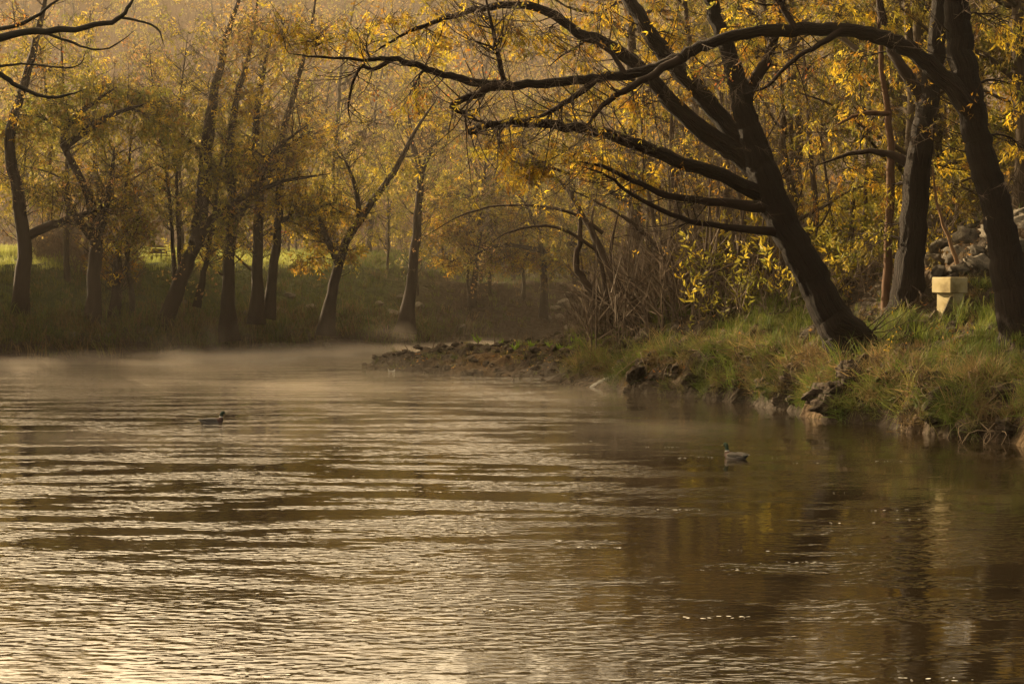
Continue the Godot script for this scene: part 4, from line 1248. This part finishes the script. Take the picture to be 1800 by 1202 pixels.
# ---------------------------------------------------------------- things on the banks
func block(size: Vector3, bevel := 0.015) -> ArrayMesh:      # a box with chamfered edges
	var h := size * 0.5
	var mb := MB.new()
	var pts := []
	for sx in [-1.0, 1.0]:
		for sy in [-1.0, 1.0]:
			for sz in [-1.0, 1.0]:
				pts.append([Vector3(sx * h.x, sy * (h.y - bevel), sz * (h.z - bevel)), Vector3(sx * (h.x - bevel), sy * h.y, sz * (h.z - bevel)), Vector3(sx * (h.x - bevel), sy * (h.y - bevel), sz * h.z)])
	var quad := func(a: Vector3, b: Vector3, c: Vector3, d: Vector3):
		var mid := (a + b + c + d) * 0.25
		if (c - a).cross(b - a).dot(mid) < 0.0:
			var q := b
			b = d
			d = q
		mb.face(a, b, c, Color.WHITE)
		mb.face(a, c, d, Color.WHITE)
	var at := func(x: int, y: int, z: int, k: int) -> Vector3: return pts[x * 4 + y * 2 + z][k]
	for s in 2:
		quad.call(at.call(s, 0, 0, 0), at.call(s, 1, 0, 0), at.call(s, 1, 1, 0), at.call(s, 0, 1, 0))
		quad.call(at.call(0, s, 0, 1), at.call(1, s, 0, 1), at.call(1, s, 1, 1), at.call(0, s, 1, 1))
		quad.call(at.call(0, 0, s, 2), at.call(1, 0, s, 2), at.call(1, 1, s, 2), at.call(0, 1, s, 2))
		for r in 2:
			quad.call(at.call(s, r, 0, 0), at.call(s, r, 1, 0), at.call(s, r, 1, 1), at.call(s, r, 0, 1))
			quad.call(at.call(s, 0, r, 0), at.call(s, 1, r, 0), at.call(s, 1, r, 2), at.call(s, 0, r, 2))
			quad.call(at.call(0, s, r, 1), at.call(1, s, r, 1), at.call(1, s, r, 2), at.call(0, s, r, 2))
			for q in 2:
				var a: Vector3 = at.call(s, r, q, 0)
				var b: Vector3 = at.call(s, r, q, 1)
				var c: Vector3 = at.call(s, r, q, 2)
				if (c - a).cross(b - a).dot(a) < 0.0: mb.face(a, c, b, Color.WHITE)
				else: mb.face(a, b, c, Color.WHITE)
	return mb.commit()

func bank_things() -> void:
	# the concrete post with its block, a sloping foot on either side
	var at := P(1671, 540, 41.5)
	var g := right_height(at.x, at.z) - 0.1
	var post := thing("concrete_post", Vector3(at.x, g, at.z))
	post.rotation.y = deg_to_rad(27)
	tag(post, "square concrete post topped by a heavy block in long grass beside the right trunk", "post")
	var top := P(1671, 487, 41.5).y - g
	var o := part("shaft", block(Vector3(0.33, top + 0.2, 0.60)), M.concrete, post)
	o.position.y = (top + 0.2) * 0.5 - 0.22
	o = part("cap_block", block(Vector3(0.54, 0.39, 0.69), 0.02), M.concrete, post)
	o.position = Vector3(-0.02, top - 0.195, 0.0)
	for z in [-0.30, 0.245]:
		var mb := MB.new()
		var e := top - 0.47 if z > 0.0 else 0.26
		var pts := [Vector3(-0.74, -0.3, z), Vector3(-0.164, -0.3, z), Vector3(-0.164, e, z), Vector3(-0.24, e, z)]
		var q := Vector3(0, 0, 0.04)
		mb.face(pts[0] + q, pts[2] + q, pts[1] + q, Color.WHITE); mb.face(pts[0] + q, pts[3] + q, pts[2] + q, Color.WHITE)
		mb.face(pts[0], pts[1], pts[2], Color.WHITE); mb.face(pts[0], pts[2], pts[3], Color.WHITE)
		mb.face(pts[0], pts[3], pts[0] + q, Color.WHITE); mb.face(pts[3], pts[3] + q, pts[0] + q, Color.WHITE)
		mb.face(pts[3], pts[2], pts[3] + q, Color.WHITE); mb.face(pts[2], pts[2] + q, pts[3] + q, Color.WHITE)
		part("gusset", mb.commit(), M.shaded_concrete, post)
	# scraps washed up on the waterline
	var bag := MB.new()
	var b0 := W(1066, 681)
	for i in 13:
		for j in 9:
			var u := i / 12.0
			var a2 := lerpf(-0.4, PI + 0.4, j / 8.0)
			var r := 0.24 * (1.0 - 0.85 * pow(u, 1.4)) * (1.0 + 0.25 * noise_c.get_noise_2d(i * 9.0, j * 23.0))
			bag.v.append(Vector3(lerpf(-0.22, 0.26, u) + cos(a2) * r, maxf(-0.05, sin(a2) * r * 0.5 + u * 0.36 + noise_c.get_noise_2d(j * 31.0, i * 17.0) * 0.03), sin(a2) * r * 0.7 - 0.1))
	for i in 12:
		for j in 8:
			var a := i * 9 + j
			bag.tri(a, a + 1, a + 9); bag.tri(a + 1, a + 10, a + 9)
	bag.smooth()
	o = part("plastic_bag", bag.commit(), M.plastic, self)
	o.position = b0 + Vector3(0, 0, -0.1)
	tag(o, "pale crumpled plastic bag washed against the muddy edge where the spit begins", "plastic bag")
	for s in [[1189, 692, "low cream plastic scrap with a raised corner on the waterline left of the upright one", 0.34, 0.20], [1209, 693, "small upright cream plastic pot on the waterline below the grassy bank", 0.16, 0.27], [688, 652, "small white curled scrap in the water at the tip of the spit", 0.24, 0.10]]:
		var w := W(s[0], s[1])
		var mb := MB.new()
		for i in 9:
			for j in 5:
				var u := i / 8.0 - 0.5
				var v := j / 4.0
				var lift := 1.0 if s[3] < 0.2 else 0.35 + 0.65 * smoothstep(-0.1, 0.5, u)
				if s[3] > 0.2 and s[3] < 0.3: lift = 0.25 + 3.0 * u * u
				mb.v.append(Vector3(u * s[3], v * s[4] * lift - 0.02, 0.06 * cos(u * 3.0) + 0.03 * v))
		for i in 8:
			for j in 4:
				var a := i * 5 + j
				mb.tri(a, a + 1, a + 5); mb.tri(a + 1, a + 6, a + 5)
		mb.smooth()
		o = part("plastic_scrap", mb.commit(), M.plastic, self)
		o.position = w
		tag(o, s[2], "litter")
	# flecks of foam and drifting leaves on the current
	var disc := MB.new()
	for k in 6:
		var a0 := TAU * k / 6.0
		var a1 := TAU * (k + 1) / 6.0
		disc.face(Vector3(0, 0.006, 0), Vector3(cos(a0), 0.0, sin(a0) * 0.6), Vector3(cos(a1), 0.0, sin(a1) * 0.6), Color.WHITE)
	var xf := []; var cf := []
	for i in 46:
		var c := Vector3(rnd(-5.0, 6.5), 0.012, rnd(-33.0, -13.5))
		for k in rng.randi_range(1, 14):
			var s := rnd(0.006, 0.02)
			xf.append(Transform3D(Basis(Vector3.UP, rnd(0, TAU)).scaled(Vector3(s * 1.6, s, s)), c + Vector3(rnd(-0.35, 0.35), 0, rnd(-0.06, 0.06))))
			cf.append(Color(0.55, 0.54, 0.5) * rnd(0.6, 1.1))
	tag(many("foam", disc.commit(), M.twig, xf, cf, self), "small flecks of pale foam drifting on the river", "foam")
	# sticks and stakes
	var wood := Color(0.16, 0.12, 0.08)
	stick("driftwood", [W(1575, 748), P(1600, 715, 37.0), P(1622, 676, 37.6)], 0.022, 0.016, wood, "long straight stick slanting down the bank into the water below the leaning willow")
	stick("driftwood", [P(1690, 716, 35.0), P(1715, 706, 35.0), P(1742, 699, 35.2)], 0.03, 0.02, Color(0.3, 0.25, 0.19), "short pale weathered log lying across the bank at the right edge", "", "log")
	stick("driftwood", [W(1425, 729), P(1445, 690, 38.2), P(1462, 668, 38.4), P(1470, 640, 38.6)], 0.02, 0.012, wood, "crooked thin root hanging down the cut bank left of the dark clod")
	stick("driftwood", [W(903, 671), P(899, 664, 52.6), P(893, 658, 52.6)], 0.03, 0.012, Color(0.06, 0.045, 0.03), "forked snag poking out of the open water in front of the spit")
	stick("driftwood", [P(803, 640, 56.5), P(812, 622, 56.8), P(815, 612, 57.0)], 0.025, 0.012, Color(0.06, 0.045, 0.03), "dark stick leaning on the front slope of the spit")
	stick("driftwood", [W(960, 671), P(1000, 668, 51.0), P(1045, 664, 50.5), P(1075, 660, 50.4)], 0.03, 0.06, Color(0.06, 0.045, 0.03), "dark half sunken log at the root of the spit left of the plastic bag", "", "log")
	stick("driftwood", [P(1120, 652, 49.8), P(1160, 636, 50.0), P(1192, 618, 50.4)], 0.05, 0.03, Color(0.24, 0.20, 0.16), "grey weathered branch lying on the bank above the plastic bag", "", "log")
	stick("driftwood", [P(1265, 552, 50.0), P(1285, 545, 50.2), P(1300, 540, 50.5)], 0.06, 0.05, Color(0.34, 0.29, 0.22), "pale log lying in the scrub left of the leaning willow", "", "log")
	for s in [[870, 609, 585], [910, 607, 586], [937, 608, 588], [838, 606, 594], [760, 612, 602], [990, 606, 590], [715, 622, 612], [965, 603, 596]]:
		var a := slope_point(s[0], s[1], 52.0, 66.0, right_height)
		var hgt: float = (s[1] - s[2]) * -a.z / FPX
		stick("stake", [a - Vector3(0, 0.1, 0), a + Vector3(rnd(-0.06, 0.06), hgt * 0.6, 0), a + Vector3(rnd(-0.12, 0.12), hgt + 0.1, 0)], 0.028, 0.014, wood, "short dead stalk standing up from the top of the spit", "dead stalks on the spit", "stalk")
	# broad-leaved docks on the spit
	var blade := MB.new()
	for k in 7:
		var a := k * 2.4
		var out := Vector3(cos(a), 0, sin(a))
		var y := (Vector3.UP * rnd(0.7, 1.2) + out * 0.7).normalized()
		leaf(blade, Vector3.ZERO, y, y.cross(rvec()).normalized(), rnd(0.30, 0.48), 0.12, Color(0.16, 0.23, 0.03), true)
	var dock := blade.commit()
	for s in [[1012, 606], [1045, 604], [1030, 612], [985, 616], [968, 612], [1000, 618], [1120, 624], [1150, 632], [840, 604], [905, 616], [935, 612], [880, 606]]:
		var a := slope_point(s[0], s[1], 49.0, 66.0, right_height)
		o = part("dock_plant", dock, M.grass, self)
		o.position = a
		o.rotation.y = rnd(0, TAU)
		o.scale = Vector3.ONE * rnd(0.6, 1.05)
		tag(o, "small broad-leaved green plant growing on the muddy spit", "plant", "broad-leaved plants on the spit")
	# the bench on the lawn, seen from its end
	var q := P(287, 452, 74.0)
	var bench := thing("park_bench", Vector3(q.x, far_height(q.x, q.z), q.z))
	bench.rotation.y = deg_to_rad(72)
	tag(bench, "small dark park bench seen end-on at the edge of the sunny lawn", "bench")
	for x in [-0.6, 0.6]:
		for z in [-0.22, 0.22]:
			o = part("leg", block(Vector3(0.05, 0.48, 0.05), 0.006), M.dark_metal, bench)
			o.position = Vector3(x, 0.22, z)
		o = part("armrest", block(Vector3(0.05, 0.04, 0.5), 0.006), M.dark_metal, bench)
		o.position = Vector3(x, 0.66, 0)
		o = part("arm_post", block(Vector3(0.04, 0.2, 0.04), 0.006), M.dark_metal, bench)
		o.position = Vector3(x, 0.55, 0.22)
	for k in 4:
		o = part("seat_slat", block(Vector3(1.5, 0.035, 0.09), 0.006), M.plank, bench)
		o.position = Vector3(0, 0.478, -0.18 + k * 0.12)
	for k in 3:
		o = part("back_slat", block(Vector3(1.5, 0.09, 0.03), 0.006), M.plank, bench)
		o.position = Vector3(0, 0.60 + k * 0.13, -0.26 - k * 0.02)
	# striped barrier pole beyond the lawn
	var l := P(378, 398, 88.0)
	var r := P(520, 410, 92.0)
	var bar := thing("barrier", l)
	tag(bar, "red and white striped pole stretched between thin posts beyond the lawn", "barrier")
	var red := std(Color(0.5, 0.05, 0.03), 0.5)
	var white := std(Color(0.7, 0.68, 0.62), 0.5)
	var dir := r - l
	for k in 10:
		var cy := CylinderMesh.new()
		cy.top_radius = 0.06
		cy.bottom_radius = 0.06
		cy.height = dir.length() / 10.0 - 0.002
		cy.radial_segments = 10
		o = part("stripe", cy, red if k % 2 == 0 else white, bar)
		o.position = dir * (k + 0.5) / 10.0
		o.basis = Basis(Quaternion(Vector3.UP, dir.normalized()))
	for f in [0.0, 1.0]:
		var foot: Vector3 = l + dir * f
		var h := foot.y - far_height(foot.x, foot.z) + 0.3
		o = part("support_post", block(Vector3(0.1, h, 0.1), 0.01), M.dark_metal, bar)
		o.position = dir * f + Vector3(0, 0.1 - h * 0.5, -0.12)

# ---------------------------------------------------------------- mist
func mist() -> void:
	var o := thing("mist")
	tag(o, "thin morning mist drifting low over the water", "mist", "", "stuff")
	var fog := func(p: Vector3, size: Vector3, density: float) -> void:
		var f := FogVolume.new()
		f.name = "mist_bank"
		f.shape = RenderingServer.FOG_VOLUME_SHAPE_ELLIPSOID
		f.size = size
		var m := FogMaterial.new()
		m.density = density
		m.albedo = Color(0.98, 0.92, 0.84)
		f.material = m
		o.add_child(f, true)
		f.position = p
		f.rotation.y = rnd(-0.3, 0.3)
	fog.call(Vector3(-8, 3.0, -112), Vector3(176, 46, 118), 0.0014)      # haze standing in the far wood
	fog.call(Vector3(-8, 0.0, -60), Vector3(46, 1.1, 30), 0.004)
	fog.call(Vector3(-8, 0.0, -57), Vector3(64, 1.0, 42), 0.005)
	var wisp := func(p: Vector3, size: Vector3, density: float) -> void:
		for k in 3:
			fog.call(p + Vector3(rnd(-0.3, 0.3), 0, rnd(-0.3, 0.3)), size * (1.0 - 0.27 * k), density / 3.0)
	for i in 22:
		var z := rnd(-73.0, -45.0)
		var x := z * rnd(-0.06, 0.32)
		var s := rnd(2.0, 5.0)
		wisp.call(Vector3(x, rnd(-0.1, 0.1), z), Vector3(s * rnd(1.0, 2.4), rnd(0.4, 1.0), s * 0.8), rnd(0.014, 0.05))
	for i in 30:
		var p := W(rnd(-60, 1150), rnd(650, 800))
		wisp.call(p, Vector3(rnd(2.5, 6.0), rnd(0.35, 0.95), rnd(1.5, 3.0)), rnd(0.022, 0.06))
	for i in 46:
		var px := rnd(-30.0, 900.0)
		var py := lerpf(640.0, 606.0, clampf(px / 900.0, 0.0, 1.0)) + rnd(-1.0, 12.0)
		wisp.call(W(px, py) + Vector3(0, rnd(0.0, 0.12), 0.6), Vector3(rnd(1.2, 4.5), rnd(0.35, 1.0), rnd(0.8, 2.2)), rnd(0.06, 0.22))
	for i in 16:
		var px := rnd(250.0, 850.0)
		var py := lerpf(634.0, 606.0, clampf(px / 900.0, 0.0, 1.0)) + rnd(0.0, 6.0)
		wisp.call(W(px, py) + Vector3(0, rnd(0.3, 0.8), 0.5), Vector3(rnd(0.5, 1.4), rnd(0.9, 2.2), rnd(0.5, 1.0)), rnd(0.04, 0.10))

# ---------------------------------------------------------------- the whole place
func _ready() -> void:
	var cam := Camera3D.new()
	cam.name = "camera"
	cam.fov = rad_to_deg(2.0 * atan(601.0 / FPX))
	cam.near = 0.1
	cam.far = 1200.0
	look = Basis(Vector3.RIGHT, -atan((601.0 - HORIZON) / FPX))
	cam.transform = Transform3D(look, Vector3(0, EYE, 0))
	add_child(cam)
	var env := Environment.new()
	env.tonemap_mode = Environment.TONE_MAPPER_LINEAR
	env.tonemap_exposure = 3.9
	env.background_mode = Environment.BG_SKY
	var sky := Sky.new()
	var sm := ProceduralSkyMaterial.new()
	sm.sky_top_color = Color(0.22, 0.24, 0.27)
	sm.sky_horizon_color = Color(0.95, 0.95, 0.92)
	sm.sky_curve = 0.2
	sm.sky_energy_multiplier = 0.65
	sm.ground_bottom_color = Color(0.18, 0.14, 0.09)
	sm.ground_horizon_color = Color(0.45, 0.38, 0.28)
	sm.sun_angle_max = 120.0
	sm.sun_curve = 0.9
	sky.sky_material = sm
	env.sky = sky
	env.sdfgi_enabled = true
	env.ssao_enabled = true
	env.ssil_enabled = true
	env.volumetric_fog_enabled = true
	env.volumetric_fog_density = 0.0
	env.fog_enabled = true
	env.fog_density = 0.0001
	env.fog_light_color = Color(1.0, 0.94, 0.85)
	var we := WorldEnvironment.new()
	we.name = "environment"
	we.environment = env
	add_child(we)
	var sun := DirectionalLight3D.new()
	sun.name = "sun"
	sun.light_color = Color(1.0, 0.88, 0.69)
	sun.light_energy = 1.6
	sun.light_angular_distance = 0.5
	sun.shadow_enabled = true
	var az := deg_to_rad(48.0)
	var el := deg_to_rad(20.0)
	var to_sun := Vector3(-sin(az) * cos(el), sin(el), -cos(az) * cos(el))
	add_child(sun)
	sun.look_at_from_position(Vector3.ZERO, -to_sun, Vector3.UP)

	rng.seed = 20231
	noise_a.seed = 1
	noise_a.frequency = 0.05
	noise_a.fractal_octaves = 3
	noise_b.seed = 2
	noise_b.frequency = 0.25
	noise_b.fractal_octaves = 4
	noise_c.seed = 3
	noise_c.frequency = 0.8
	noise_c.fractal_octaves = 3
	make_materials()
	make_sprays()
	make_ground()
	hero_trees()
	far_trees()
	woods()
	make_rocks()
	make_grass()
	bank_things()
	drake(W(372, 744), 0.06, 1.0, 1.0, "drake swimming towards the right in the middle of the glittering water")
	drake(W(1293, 806), PI - 0.75, 0.92, 1.12, "drake with raised head facing left on the darker water to the right")
	mist()
